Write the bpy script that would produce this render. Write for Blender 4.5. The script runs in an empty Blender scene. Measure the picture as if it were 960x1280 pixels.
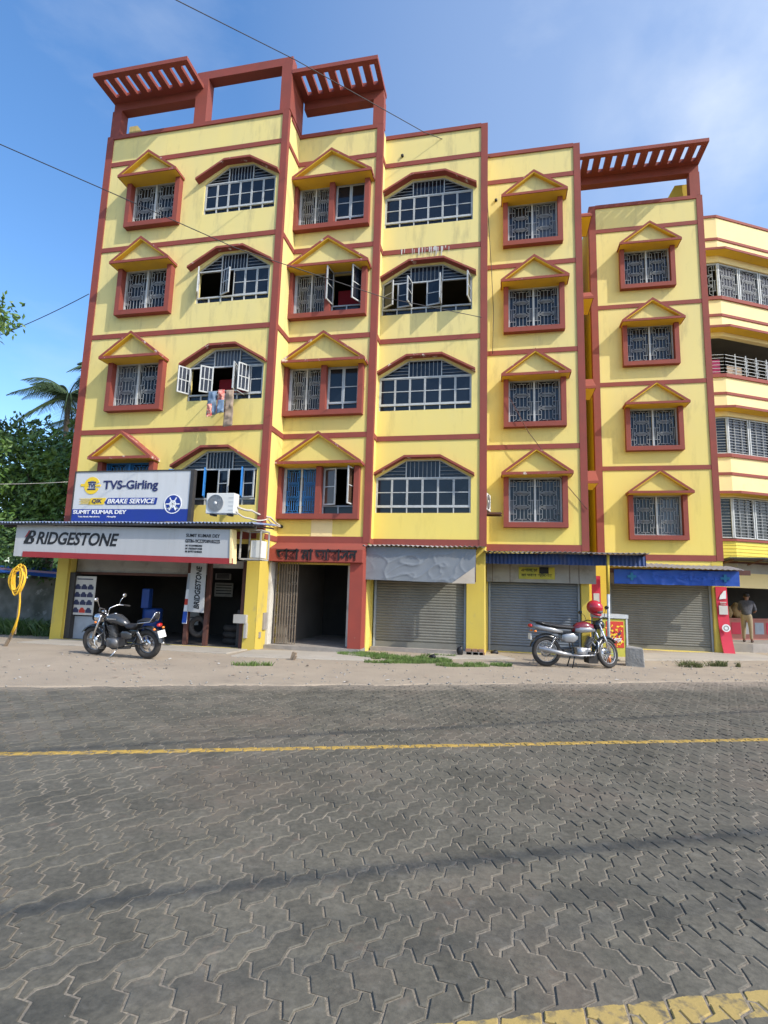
import bpy, bmesh, math, random
from mathutils import Vector, Matrix, noise as mn
R = math.radians
random.seed(7)
sc = bpy.context.scene
col = sc.collection
EYE = 1.58

# ------------------------------------------------------------------ camera
yaw, pit, rol = R(-11.913), R(8.331), R(1.7286)
fwd = Vector((math.sin(yaw)*math.cos(pit), math.cos(yaw)*math.cos(pit), math.sin(pit)))
rgt0 = Vector((math.cos(yaw), -math.sin(yaw), 0)); up0 = rgt0.cross(fwd)
rgt = math.cos(rol)*rgt0+math.sin(rol)*up0; up = -math.sin(rol)*rgt0+math.cos(rol)*up0
cd = bpy.data.cameras.new('camera'); cam = bpy.data.objects.new('camera', cd); col.objects.link(cam)
cd.sensor_fit = 'HORIZONTAL'; cd.sensor_width = 36; cd.lens = 36*690.29/960
cd.clip_start = .05; cd.clip_end = 3000
cam.matrix_world = Matrix(((rgt.x, up.x, -fwd.x, 0), (rgt.y, up.y, -fwd.y, 0), (rgt.z, up.z, -fwd.z, EYE), (0, 0, 0, 1)))
sc.camera = cam

# ------------------------------------------------------------------ light
SUN = Vector((2.15, -1.0, 2.1)).normalized()          # direction towards the sun
EXPOSURE, SKY, SUNP = .06, .15, 4.3
w = bpy.data.worlds.new('World'); sc.world = w; w.use_nodes = True
nt = w.node_tree; nt.nodes.clear()
out = nt.nodes.new('ShaderNodeOutputWorld'); bg = nt.nodes.new('ShaderNodeBackground')
sky = nt.nodes.new('ShaderNodeTexSky'); sky.sky_type = 'NISHITA'; sky.sun_disc = False
sky.sun_elevation = math.asin(SUN.z); sky.sun_rotation = math.atan2(SUN.x, SUN.y)
sky.altitude = 0; sky.air_density = 1.0; sky.dust_density = 1.6; sky.ozone_density = 2.6
tc = nt.nodes.new('ShaderNodeTexCoord')
nz = nt.nodes.new('ShaderNodeTexNoise'); nz.inputs['Scale'].default_value = 2.2; nz.inputs['Detail'].default_value = 9; nz.inputs['Roughness'].default_value = .55
mp = nt.nodes.new('ShaderNodeMapping'); mp.inputs['Scale'].default_value = (1.0, 1.0, 2.6); mp.inputs['Location'].default_value = (2.3, .7, .35)
rp = nt.nodes.new('ShaderNodeValToRGB'); rp.color_ramp.elements[0].position = .56; rp.color_ramp.elements[1].position = .80
rp.color_ramp.elements[1].color = (.22, .22, .22, 1)
mx = nt.nodes.new('ShaderNodeMixRGB'); mx.inputs[2].default_value = (6.5, 7.0, 7.6, 1)
L = nt.links
hs_ = nt.nodes.new('ShaderNodeHueSaturation'); hs_.inputs['Saturation'].default_value = 1.2; hs_.inputs['Value'].default_value = 1.95
L.new(tc.outputs['Generated'], mp.inputs[0]); L.new(mp.outputs[0], nz.inputs['Vector']); L.new(nz.outputs[0], rp.inputs[0])
cdir = (fwd*690.29+rgt*455+up*545).normalized()
dt = nt.nodes.new('ShaderNodeVectorMath'); dt.operation = 'DOT_PRODUCT'; dt.inputs[1].default_value = cdir
nv = nt.nodes.new('ShaderNodeVectorMath'); nv.operation = 'NORMALIZE'; L.new(tc.outputs['Generated'], nv.inputs[0]); L.new(nv.outputs[0], dt.inputs[0])
r2 = nt.nodes.new('ShaderNodeValToRGB'); r2.color_ramp.elements[0].position = .975; r2.color_ramp.elements[1].position = 1.0; r2.color_ramp.elements[1].color = (.38, .38, .38, 1); L.new(dt.outputs['Value'], r2.inputs[0])
n2 = nt.nodes.new('ShaderNodeTexNoise'); n2.inputs['Scale'].default_value = 7; n2.inputs['Detail'].default_value = 8; L.new(tc.outputs['Generated'], n2.inputs['Vector'])
r3 = nt.nodes.new('ShaderNodeValToRGB'); r3.color_ramp.elements[0].position = .36; r3.color_ramp.elements[1].position = .72; L.new(n2.outputs[0], r3.inputs[0])
ml = nt.nodes.new('ShaderNodeMath'); ml.operation = 'MULTIPLY'; L.new(r2.outputs[0], ml.inputs[0]); L.new(r3.outputs[0], ml.inputs[1])
ma = nt.nodes.new('ShaderNodeMath'); ma.operation = 'ADD'; ma.use_clamp = True; L.new(ml.outputs[0], ma.inputs[0]); L.new(rp.outputs[0], ma.inputs[1])
r4 = nt.nodes.new('ShaderNodeMapRange'); r4.inputs[1].default_value = .78; r4.inputs[2].default_value = 1.0; r4.inputs[4].default_value = .22; L.new(dt.outputs['Value'], r4.inputs[0])
mb_ = nt.nodes.new('ShaderNodeMath'); mb_.operation = 'ADD'; mb_.use_clamp = True; L.new(ma.outputs[0], mb_.inputs[0]); L.new(r4.outputs[0], mb_.inputs[1]); ma = mb_
L.new(ma.outputs[0], mx.inputs[0]); L.new(sky.outputs[0], hs_.inputs['Color']); L.new(hs_.outputs[0], mx.inputs[1]); L.new(mx.outputs[0], bg.inputs[0])
bg.inputs[1].default_value = SKY; L.new(bg.outputs[0], out.inputs[0])
sl = bpy.data.lights.new('sun', 'SUN'); sl.energy = SUNP; sl.angle = R(.53); sl.color = (1, .94, .84)
so = bpy.data.objects.new('sun', sl); col.objects.link(so); so.location = SUN*60
so.rotation_euler = (-SUN).to_track_quat('-Z', 'Y').to_euler()
sc.view_settings.view_transform = 'Standard'; sc.view_settings.look = 'None'
sc.view_settings.exposure = EXPOSURE; sc.view_settings.gamma = 1
sc.cycles.max_bounces = 6; sc.cycles.diffuse_bounces = 4

# ------------------------------------------------------------------ materials
def mat(name, c, rough=.8, c2=None, scale=3, amt=.5, bump=0, bscale=40, metal=0, spec=.4, detail=5, stretch=None, emit=0, c3=None, s3=.8, a3=(.55, .7), trans=0):
    m = bpy.data.materials.new(name); m.use_nodes = True; n = m.node_tree; b = n.nodes['Principled BSDF']
    b.inputs['Base Color'].default_value = (*c, 1); b.inputs['Roughness'].default_value = rough
    b.inputs['Metallic'].default_value = metal; b.inputs['Specular IOR Level'].default_value = spec
    g = n.nodes.new('ShaderNodeNewGeometry'); src = g.outputs['Position']
    if stretch:
        mm = n.nodes.new('ShaderNodeMapping'); mm.inputs['Scale'].default_value = stretch; n.links.new(src, mm.inputs[0]); src = mm.outputs[0]
    colout = None
    if c2 is not None:
        t = n.nodes.new('ShaderNodeTexNoise'); t.inputs['Scale'].default_value = scale; t.inputs['Detail'].default_value = detail
        n.links.new(src, t.inputs['Vector'])
        r = n.nodes.new('ShaderNodeValToRGB'); r.color_ramp.elements[0].position = .5-amt/2; r.color_ramp.elements[1].position = .5+amt/2
        r.color_ramp.elements[0].color = (*c, 1); r.color_ramp.elements[1].color = (*c2, 1)
        n.links.new(t.outputs[0], r.inputs[0]); colout = r.outputs[0]
    if c3 is not None:
        t = n.nodes.new('ShaderNodeTexNoise'); t.inputs['Scale'].default_value = s3; t.inputs['Detail'].default_value = 8; t.inputs['Roughness'].default_value = .65
        n.links.new(src, t.inputs['Vector'])
        r = n.nodes.new('ShaderNodeValToRGB'); r.color_ramp.elements[0].position = a3[0]; r.color_ramp.elements[1].position = a3[1]
        x = n.nodes.new('ShaderNodeMixRGB'); n.links.new(t.outputs[0], r.inputs[0]); n.links.new(r.outputs[0], x.inputs[0])
        if colout: n.links.new(colout, x.inputs[1])
        else: x.inputs[1].default_value = (*c, 1)
        x.inputs[2].default_value = (*c3, 1); colout = x.outputs[0]
    if colout: n.links.new(colout, b.inputs['Base Color'])
    if bump:
        t = n.nodes.new('ShaderNodeTexNoise'); t.inputs['Scale'].default_value = bscale; t.inputs['Detail'].default_value = 6
        n.links.new(g.outputs['Position'], t.inputs['Vector'])
        u = n.nodes.new('ShaderNodeBump'); u.inputs['Strength'].default_value = bump; u.inputs['Distance'].default_value = .02
        n.links.new(t.outputs[0], u.inputs['Height']); n.links.new(u.outputs[0], b.inputs['Normal'])
    if emit: b.inputs['Emission Color'].default_value = (*c, 1); b.inputs['Emission Strength'].default_value = emit
    return m
M = {}
YEL = (.74, .615, .235)
M['yellow'] = mat('yellow_wall_paint', YEL, .85, (.68, .58, .25), 1.3, .5, .25, 60, c3=(.27, .225, .13), s3=2.1, a3=(.53, .98), stretch=(1.4, 1.4, .3))
def fade_low(m, c, z0, z1, amt):
    n = m.node_tree; b = n.nodes['Principled BSDF']; src = b.inputs['Base Color'].links[0].from_socket
    g = n.nodes.new('ShaderNodeNewGeometry'); sp = n.nodes.new('ShaderNodeSeparateXYZ'); n.links.new(g.outputs['Position'], sp.inputs[0])
    t = n.nodes.new('ShaderNodeTexNoise'); t.inputs['Scale'].default_value = .8; t.inputs['Detail'].default_value = 6; n.links.new(g.outputs['Position'], t.inputs['Vector'])
    q = n.nodes.new('ShaderNodeMath'); q.operation = 'MULTIPLY_ADD'; q.inputs[1].default_value = 3.0; n.links.new(t.outputs[0], q.inputs[0]); n.links.new(sp.outputs[2], q.inputs[2])
    r = n.nodes.new('ShaderNodeMapRange'); r.inputs[1].default_value = z0+1.5; r.inputs[2].default_value = z1+1.5; r.inputs[3].default_value = amt; r.inputs[4].default_value = 0; n.links.new(q.outputs[0], r.inputs[0])
    x = n.nodes.new('ShaderNodeMixRGB'); n.links.new(r.outputs[0], x.inputs[0]); n.links.new(src, x.inputs[1]); x.inputs[2].default_value = (*c, 1); n.links.new(x.outputs[0], b.inputs['Base Color'])
fade_low(M['yellow'], (.76, .575, .075), 3.2, 9.5, .6)
M['yellow_deep'] = mat('deep_yellow_paint_and_glow', (.62, .44, .045), .8, (.56, .40, .06), 2, .6, .2, 60, c3=(.3, .25, .12), s3=1.5, a3=(.66, .9))
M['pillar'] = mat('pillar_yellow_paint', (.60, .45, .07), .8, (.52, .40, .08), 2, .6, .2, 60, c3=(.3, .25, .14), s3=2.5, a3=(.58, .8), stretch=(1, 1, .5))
M['soffit'] = mat('ochre_soffit_paint', (.72, .46, .03), .85, (.6, .38, .05), 3, .7)
M['red'] = mat('brick_red_paint', (.27, .058, .041), .75, (.205, .052, .038), 2.5, .6, .2, 50, c3=(.55, .42, .36), s3=4.5, a3=(.73, .80))
M['redold'] = mat('peeling_red_paint', (.285, .064, .046), .8, (.225, .058, .042), 2.5, .6, .2, 50, c3=(.66, .60, .54), s3=3.8, a3=(.61, .68))
M['redlintel'] = mat('lintel_red_paint', (.31, .055, .036), .75, (.24, .05, .036), 2, .6, .1, 50, c3=(.36, .26, .2), s3=4, a3=(.68, .78))
M['cream'] = mat('cream_paint', (.82, .66, .33), .85, (.78, .62, .3), 1.2, .5, .2, 60, c3=(.45, .37, .2), s3=1.1, a3=(.62, .9))
M['white_metal'] = mat('white_painted_metal', (.50, .52, .52), .5, (.36, .37, .36), 9, .6)
M['grille_paint'] = mat('faded_grille_paint', (.34, .355, .36), .6, (.22, .23, .23), 9, .6)
M['steel_grey'] = mat('grey_painted_metal', (.34, .38, .42), .55, (.26, .28, .3), 6, .7)
M['blue_metal'] = mat('blue_painted_metal', (.02, .2, .55), .5, (.02, .15, .42), 6, .7)
M['glass'] = mat('dark_window_glass', (.005, .008, .013), .10, (.011, .016, .025), 1.5, .6, .05, 4, spec=.42)
M['glasscurtain'] = mat('curtained_window_glass', (.05, .065, .09), .12, (.09, .10, .12), 2.5, .5, spec=.5, stretch=(6, 1, .3))
M['glassbrown'] = mat('brown_tinted_glass', (.05, .032, .022), .12, (.08, .05, .03), 1.5, .6, spec=.8)
M['dark'] = mat('shade_dark_interior', (.05, .045, .04), .9, (.03, .03, .03), 2, .6)
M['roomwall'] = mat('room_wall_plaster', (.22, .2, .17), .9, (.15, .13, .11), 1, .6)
M['darkwood'] = mat('dark_brown_wood', (.06, .025, .015), .7, (.04, .02, .015), 6, .7)  # plain dark brown tone
M['rust'] = mat('rusty_brown_steel', (.12, .045, .03), .75, (.07, .035, .03), 8, .7)
M['shutter'] = mat('galvanised_shutter_steel', (.21, .205, .17), .6, (.16, .155, .13), 2.4, .7, .1, 30, metal=0, c3=(.13, .115, .095), s3=1.6, a3=(.55, .85), stretch=(1, 1, .4))
M['shutterblue'] = mat('bluish_shutter_steel', (.22, .245, .275), .5, (.16, .18, .20), 2.4, .7, .1, 30, metal=.25, c3=(.12, .12, .13), s3=1.6, a3=(.55, .85), stretch=(1, 1, .4))
M['grille_rust'] = mat('gate_steel', (.26, .22, .17), .6, (.15, .11, .08), 9, .7, metal=.2)
M['whitewash'] = mat('whitewashed_plaster', (.62, .6, .54), .85, (.5, .47, .4), 2, .6, c3=(.2, .17, .13), s3=1.6, a3=(.55, .8))
M['concrete'] = mat('grey_concrete', (.33, .30, .26), .9, (.22, .2, .18), 4, .6, .5, 30)
M['brick'] = mat('old_red_brick', (.32, .17, .11), .9, (.22, .14, .1), 12, .6, .4, 40)
M['signwhite'] = mat('white_sign_vinyl', (.42, .43, .435), .5, (.36, .37, .375), 1.5, .6, c3=(.26, .24, .20), s3=1.3, a3=(.55, .9), stretch=(2.5, 1, .25))
M['signred'] = mat('red_sign_strip', (.30, .026, .028), .5, (.24, .025, .026), 2, .6)
M['signblue'] = mat('deep_blue_print', (.012, .035, .26), .45, (.015, .04, .22), 2, .6)
M['ink'] = mat('black_lettering', (.012, .012, .014), .5)
M['navy'] = mat('navy_lettering', (.02, .025, .10), .5)
M['white'] = mat('white_print', (.75, .75, .74), .5)
M['gold'] = mat('yellow_print', (.75, .52, .03), .5)
M['blackframe'] = mat('dark_frame_steel', (.03, .03, .032), .6, (.05, .045, .04), 8, .6)
M['roofblue'] = mat('blue_roof_sheet', (.05, .10, .26), .5, (.3, .34, .4), 6, .5)
M['roofgrey'] = mat('weathered_roof_sheet', (.36, .36, .38), .6, (.22, .2, .2), 5, .7)
M['awnblue'] = mat('blue_awning_sheet', (.012, .045, .17), .6, (.015, .035, .11), 3, .6, c3=(.05, .05, .08), s3=2, a3=(.5, .8))
M['fascblue'] = mat('bright_blue_vinyl', (.01, .075, .40), .5, (.012, .06, .30), 2, .5)
M['tarp'] = mat('silver_tarpaulin', (.205, .225, .245), .6, (.165, .18, .195), 1.6, .6, .1, 20, c3=(.25, .24, .22), s3=2.2, a3=(.6, .85), spec=.5)
M['beigefold'] = mat('beige_cloth_back', (.5, .44, .36), .8, (.45, .38, .3), 4, .6)
M['boardgrey'] = mat('grey_weathered_board', (.38, .37, .34), .8, (.28, .27, .25), 2.5, .7, c3=(.16, .15, .13), s3=2, a3=(.52, .8))
M['ac'] = mat('ac_white_casing', (.66, .66, .62), .5, (.6, .6, .56), 5, .6)
M['acgrey'] = mat('ac_fan_grille', (.35, .36, .36), .5)
M['rubber'] = mat('tyre_rubber', (.022, .021, .02), .85, (.05, .045, .04), 8, .6, .3, 80)
M['chrome'] = mat('bike_chrome', (.62, .62, .62), .22, metal=.95)
M['alloy'] = mat('brushed_alloy', (.42, .42, .42), .4, (.3, .3, .3), 10, .6, metal=.6)
M['enginemetal'] = mat('engine_metal', (.12, .12, .12), .5, (.2, .2, .2), 12, .6, metal=.6)
M['blackpaint'] = mat('black_gloss_paint', (.02, .022, .024), .22, spec=.6)
M['tankgrey'] = mat('gunmetal_paint', (.075, .08, .085), .22, (.06, .065, .07), 3, .6, metal=.4, spec=.6)
M['seat'] = mat('black_seat_vinyl', (.02, .02, .022), .6, bump=.2, bscale=60)
M['maroon'] = mat('maroon_tank_paint', (.16, .012, .02), .2, spec=.7)
M['silver'] = mat('silver_paint', (.30, .31, .32), .3, metal=.45)
M['redlens'] = mat('red_lens', (.4, .01, .01), .2, spec=.7)
M['orange'] = mat('orange_lens', (.75, .2, .02), .25, spec=.7)
M['plate'] = mat('number_plate', (.72, .72, .68), .5)
M['helmet'] = mat('red_helmet_shell', (.42, .015, .025), .2, spec=.7)
M['visor'] = mat('smoked_visor', (.09, .09, .10), .15, spec=.8)
M['khaki'] = mat('khaki_trousers', (.30, .24, .15), .9, (.24, .19, .12), 14, .6, .3, 40)
M['shirt'] = mat('dark_checked_shirt', (.045, .048, .058), .9, (.085, .085, .10), 30, .4)
M['skin'] = mat('brown_skin', (.22, .11, .065), .6, (.2, .1, .06), 9, .6)
M['hair'] = mat('black_hair', (.012, .01, .009), .6)
M['hose'] = mat('yellow_rubber_hose', (.72, .43, .02), .6, (.62, .36, .03), 5, .6)
M['wood'] = mat('weathered_wood', (.30, .23, .16), .9, (.2, .15, .1), 9, .6, .4, 40, stretch=(1, 1, .2))
M['counter'] = mat('dusty_pink_counter', (.42, .16, .12), .8, (.35, .14, .11), 3, .6)
M['bannerred'] = mat('red_banner_print', (.62, .03, .06), .6, (.5, .03, .06), 2, .6)
M['poster'] = mat('poster_white', (.55, .54, .5), .7, (.48, .46, .42), 5, .6)
M['posteryellow'] = mat('yellow_green_poster', (.6, .5, .06), .6, (.32, .36, .06), 3.5, .4)
M['posterred'] = mat('red_print', (.5, .04, .02), .6)
M['cardark'] = mat('dark_print', (.03, .035, .08), .6)
M['sack'] = mat('jute_sack', (.38, .26, .12), .95, (.28, .19, .09), 10, .6, .6, 60)
M['bark'] = mat('tree_bark', (.12, .09, .065), .95, (.07, .055, .04), 7, .6, .8, 25)
M['leafA'] = mat('broad_leaves', (.055, .125, .022), .5, (.11, .19, .035), .9, .5, spec=.5)
M['leafB'] = mat('dark_leaves', (.032, .078, .018), .5, (.065, .125, .028), .9, .5, spec=.5)
M['palm'] = mat('palm_leaflets', (.035, .07, .022), .55, (.065, .10, .03), .8, .5, spec=.5)
M['grass'] = mat('grass_blades', (.075, .15, .025), .7, (.14, .19, .05), 4, .6)
M['drygrass'] = mat('dry_weeds', (.16, .15, .06), .9, (.08, .12, .035), 9, .6)
M['oldwall'] = mat('mossy_compound_wall', (.20, .20, .18), .95, (.07, .075, .06), 1.6, .35, .5, 12, c3=(.34, .34, .32), s3=2.3, a3=(.58, .72))
M['bluetarp'] = mat('blue_tarpaulin', (.02, .09, .35), .5, (.02, .07, .26), 3, .6, .1, 10)
M['cable'] = mat('cable_black', (.03, .03, .035), .6)
M['pipe'] = mat('pale_insulated_pipe', (.55, .52, .46), .7, (.4, .36, .3), 8, .6)
M['drumblue'] = mat('blue_plastic_drum', (.012, .05, .22), .45)
M['stone'] = mat('broken_concrete', (.33, .32, .29), .95, (.2, .19, .17), 6, .6, .8, 20)
def stripes_mat():
    m = mat('yellow_tiled_cladding', (.72, .6, .08), .5, (.6, .5, .08), 3, .6, .1, 30)
    return m
M['yellowtile'] = stripes_mat()
M['clothred'] = mat('red_printed_cloth', (.45, .05, .05), .9, (.7, .45, .35), 14, .3)
M['clothblue'] = mat('blue_grey_cloth', (.09, .15, .24), .9, (.2, .27, .36), 9, .5)
M['clothbeige'] = mat('beige_cloth', (.36, .28, .2), .9, (.28, .2, .15), 6, .6)
M['curtain'] = mat('red_curtain', (.25, .012, .02), .9)

# ------------------------------------------------------------------ mesh helper
class MB:
    def __init__(s): s.v = []; s.f = []; s.m = []; s.sm = []
    def add(s, vs, fs, mi=0, smooth=False):
        b = len(s.v); s.v += [tuple(v) for v in vs]
        for f in fs: s.f.append(tuple(i+b for i in f)); s.m.append(mi); s.sm.append(smooth)
        return s
    def box(s, x0, x1, y0, y1, z0, z1, mi=0):
        x0, x1 = min(x0, x1), max(x0, x1); y0, y1 = min(y0, y1), max(y0, y1); z0, z1 = min(z0, z1), max(z0, z1)
        vs = [(x0, y0, z0), (x1, y0, z0), (x1, y1, z0), (x0, y1, z0), (x0, y0, z1), (x1, y0, z1), (x1, y1, z1), (x0, y1, z1)]
        return s.add(vs, [(3, 2, 1, 0), (4, 5, 6, 7), (0, 1, 5, 4), (1, 2, 6, 5), (2, 3, 7, 6), (3, 0, 4, 7)], mi)
    def bar(s, a, b, w, h=None, mi=0, upv=(0, 0, 1)):
        a, b = Vector(a), Vector(b); h = h or w; d = (b-a)
        if d.length < 1e-6: return s
        d.normalize(); u = Vector(upv)
        if abs(d.dot(u)) > .98: u = Vector((0, 1, 0))
        r = d.cross(u).normalized(); u = r.cross(d).normalized(); r *= w/2; u *= h/2
        vs = [a-r-u, a+r-u, a+r+u, a-r+u, b-r-u, b+r-u, b+r+u, b-r+u]
        return s.add(vs, [(0, 1, 2, 3), (7, 6, 5, 4), (0, 4, 5, 1), (1, 5, 6, 2), (2, 6, 7, 3), (3, 7, 4, 0)], mi)
    def prism(s, pts, y0, y1, mi=0):              # polygon in xz, extruded in y
        n = len(pts); vs = [(x, y0, z) for x, z in pts]+[(x, y1, z) for x, z in pts]
        fs = [tuple(range(n)), tuple(range(2*n-1, n-1, -1))]+[(i, i+n, (i+1) % n+n, (i+1) % n) for i in range(n)]
        return s.add(vs, fs, mi)
    def tube(s, path, r, n=8, mi=0, closed=False, smooth=True, caps=True):
        P = [Vector(p) for p in path]; k = len(P); rr = r if isinstance(r, (list, tuple)) else [r]*k
        vs = []; pr = None
        for i, p in enumerate(P):
            if closed: t = P[(i+1) % k]-P[i-1]
            else: t = P[min(i+1, k-1)]-P[max(i-1, 0)]
            t.normalize()
            if pr is None:
                u = Vector((0, 0, 1)) if abs(t.z) < .9 else Vector((1, 0, 0)); u = (u-t*u.dot(t)).normalized()
            else:
                u = pr-t*pr.dot(t); u.normalize()
            pr = u; q = t.cross(u)
            vs += [p+(u*math.cos(2*math.pi*j/n)+q*math.sin(2*math.pi*j/n))*rr[i] for j in range(n)]
        fs = []
        for i in range(k if closed else k-1):
            a = i*n; b = ((i+1) % k)*n
            fs += [(a+j, a+(j+1) % n, b+(j+1) % n, b+j) for j in range(n)]
        if not closed and caps: fs += [tuple(range(n-1, -1, -1)), tuple((k-1)*n+j for j in range(n))]
        return s.add(vs, fs, mi, smooth)
    def cyl(s, a, b, r, n=16, mi=0, r2=None): return s.tube([a, b], [r, r if r2 is None else r2], n, mi, smooth=True)
    def lathe(s, prof, c, axis='z', n=20, mi=0, smooth=True):     # prof [(r, h)]
        vs = []
        for r, h in prof:
            for j in range(n):
                a = 2*math.pi*j/n; p = (r*math.cos(a), r*math.sin(a), h)
                if axis == 'y': p = (p[0], p[2], p[1])
                if axis == 'x': p = (p[2], p[0], p[1])
                vs.append((c[0]+p[0], c[1]+p[1], c[2]+p[2]))
        fs = [(i*n+j, i*n+(j+1) % n, (i+1)*n+(j+1) % n, (i+1)*n+j) for i in range(len(prof)-1) for j in range(n)]
        return s.add(vs, fs, mi, smooth)
    def blob(s, c, r, mi=0, n=12, k=8, jit=0, seed=0):
        c = Vector(c); vs = []; rx, ry, rz = (r, r, r) if not isinstance(r, (tuple, list)) else r
        for i in range(k+1):
            t = math.pi*i/k
            for j in range(n):
                a = 2*math.pi*j/n; d = Vector((math.sin(t)*math.cos(a), math.sin(t)*math.sin(a), math.cos(t)))
                q = 1+(mn.noise(d*1.7+Vector((seed, seed*2.3, 0)))*jit if jit else 0)
                vs.append((c.x+d.x*rx*q, c.y+d.y*ry*q, c.z+d.z*rz*q))
        fs = [(i*n+j, (i+1)*n+j, (i+1)*n+(j+1) % n, i*n+(j+1) % n) for i in range(k) for j in range(n)]
        return s.add(vs, fs, mi, True)
    def xf(s, mtx):
        s.v = [tuple(mtx @ Vector(v)) for v in s.v]; return s
    def data(s, name, mats, org=(0, 0, 0)):
        me = bpy.data.meshes.new(name)
        me.from_pydata([(v[0]-org[0], v[1]-org[1], v[2]-org[2]) for v in s.v], [], s.f)
        for m in (mats if isinstance(mats, (list, tuple)) else [mats]): me.materials.append(M[m] if isinstance(m, str) else m)
        me.polygons.foreach_set('material_index', s.m); me.polygons.foreach_set('use_smooth', s.sm); me.update()
        return me
    def build(s, name, mats, parent=None, org=None, bevel=0):
        if org is None: org = wloc(parent) if parent else (0, 0, 0)
        me = s.data(name, mats, org); o = bpy.data.objects.new(name, me); col.objects.link(o)
        if parent: o.parent = parent
        else: o.location = org
        if bevel:
            b = o.modifiers.new('bevel', 'BEVEL'); b.width = bevel; b.segments = 2; b.limit_method = 'ANGLE'
        return o
def wloc(o):
    v = Vector((0, 0, 0))
    while o: v = v+o.location; o = o.parent
    return v
def empty(name, loc=(0, 0, 0), parent=None):
    o = bpy.data.objects.new(name, None); col.objects.link(o); o.location = loc; o.empty_display_size = .2
    if parent: o.parent = parent
    return o
def tag(o, label=None, cat=None, group=None, kind=None):
    if label: o['label'] = label
    if cat: o['category'] = cat
    if group: o['group'] = group
    if kind: o['kind'] = kind
    return o
KIDS = {}
def kids(o): return [c for c in col.objects if c.parent == o]
def copy_tree(o, parent=None, loc=None):
    c = o.copy(); col.objects.link(c)
    if parent is not None: c.parent = parent
    if loc is not None: c.location = loc
    for k in kids(o): copy_tree(k, c)
    return c
def text(name, s, mt, size, loc, parent=None, org=None, bold=0, shear=0, sx=1, depth=.004, align='LEFT', rot=0, space=1):
    cu = bpy.data.curves.new(name, 'FONT'); cu.body = s; cu.size = size; cu.offset = bold; cu.shear = shear; cu.extrude = depth
    cu.align_x = align; cu.space_character = space; cu.resolution_u = 4
    t = bpy.data.objects.new('tmp', cu); col.objects.link(t)
    dg = bpy.context.evaluated_depsgraph_get(); me = bpy.data.meshes.new_from_object(t.evaluated_get(dg)); me.name = name
    bpy.data.objects.remove(t)
    me.materials.clear(); me.materials.append(M[mt])
    mtx = Matrix.Translation(loc) @ Matrix.Rotation(R(90), 4, 'X') @ Matrix.Rotation(R(rot), 4, 'Z') @ Matrix.Diagonal((sx, 1, 1, 1))
    o = bpy.data.objects.new(name, me); col.objects.link(o)
    og = wloc(parent) if parent else Vector((0, 0, 0))
    me.transform(Matrix.Translation(-og) @ mtx)
    if parent: o.parent = parent
    return o
def polywall(name, outer, holes, y, thick, mt, parent, reveal=None):
    """wall in the xz plane with real openings, thickness to +y"""
    bm = bmesh.new(); es = []
    loops = [outer]+holes; lv = []
    for lp in loops:
        vs = [bm.verts.new((x, y, z)) for x, z in lp]; lv.append(vs)
        es += [bm.edges.new((vs[i], vs[(i+1) % len(vs)])) for i in range(len(vs))]
    bmesh.ops.triangle_fill(bm, use_beauty=True, edges=es, normal=(0, -1, 0))
    bm.normal_update()
    fr = list(bm.faces)
    mb = MB(); mb.v = [tuple(v.co) for v in bm.verts]
    bm.verts.index_update()
    for f in fr:
        ids = [v.index for v in f.verts]
        mb.f.append(tuple(ids if f.normal.y < 0 else ids[::-1])); mb.m.append(0); mb.sm.append(False)
    for i, lp in enumerate(loops):
        n = len(lp); vs = [(x, y, z) for x, z in lp]+[(x, y+thick, z) for x, z in lp]
        mb.add(vs, [(j, (j+1) % n, (j+1) % n+n, j+n) for j in range(n)], 0)
    n0 = len(fr)
    for f in list(mb.f[:n0]):
        mb.add([(mb.v[i][0], y+thick, mb.v[i][2]) for i in f], [(2, 1, 0)], 0)
    bm.free()
    return mb.build(name, mt, parent)
def rect(x0, x1, z0, z1): return [(x0, z0), (x1, z0), (x1, z1), (x0, z1)]
def corrug(x0, x1, y0, y1, z0, z1, pitch=.09, amp=.018, seg=4, mi=0, sag=0, seed=0):
    mb = MB(); n = int((x1-x0)/pitch*seg); vs = []
    for j, (y, z) in enumerate(((y0, z0), ((y0+y1)/2, (z0+z1)/2-sag), (y1, z1))):
        for i in range(n+1):
            x = x0+(x1-x0)*i/n
            vs.append((x, y+(mn.noise(Vector((x*1.3, seed, j)))*.05 if j == 0 else 0), z+amp*math.sin(2*math.pi*i/seg)+mn.noise(Vector((x*.9, j*3.1, seed)))*.025))
    fs = [(j*(n+1)+i, j*(n+1)+i+1, (j+1)*(n+1)+i+1, (j+1)*(n+1)+i) for j in range(2) for i in range(n)]
    mb.add(vs, fs, mi, False)
    mb.add([(v[0], v[1], v[2]-.004) for v in vs], [f[::-1] for f in fs], mi)
    m = len(vs)
    mb.add([], [], mi)
    for i in range(n): mb.f.append((i, i+m, i+1+m, i+1)); mb.m.append(mi); mb.sm.append(False)
    return mb
LZ = [3.01, 6.06, 9.09, 12.0, 15.01]; TOP = 15.99
exec_after = []

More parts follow.
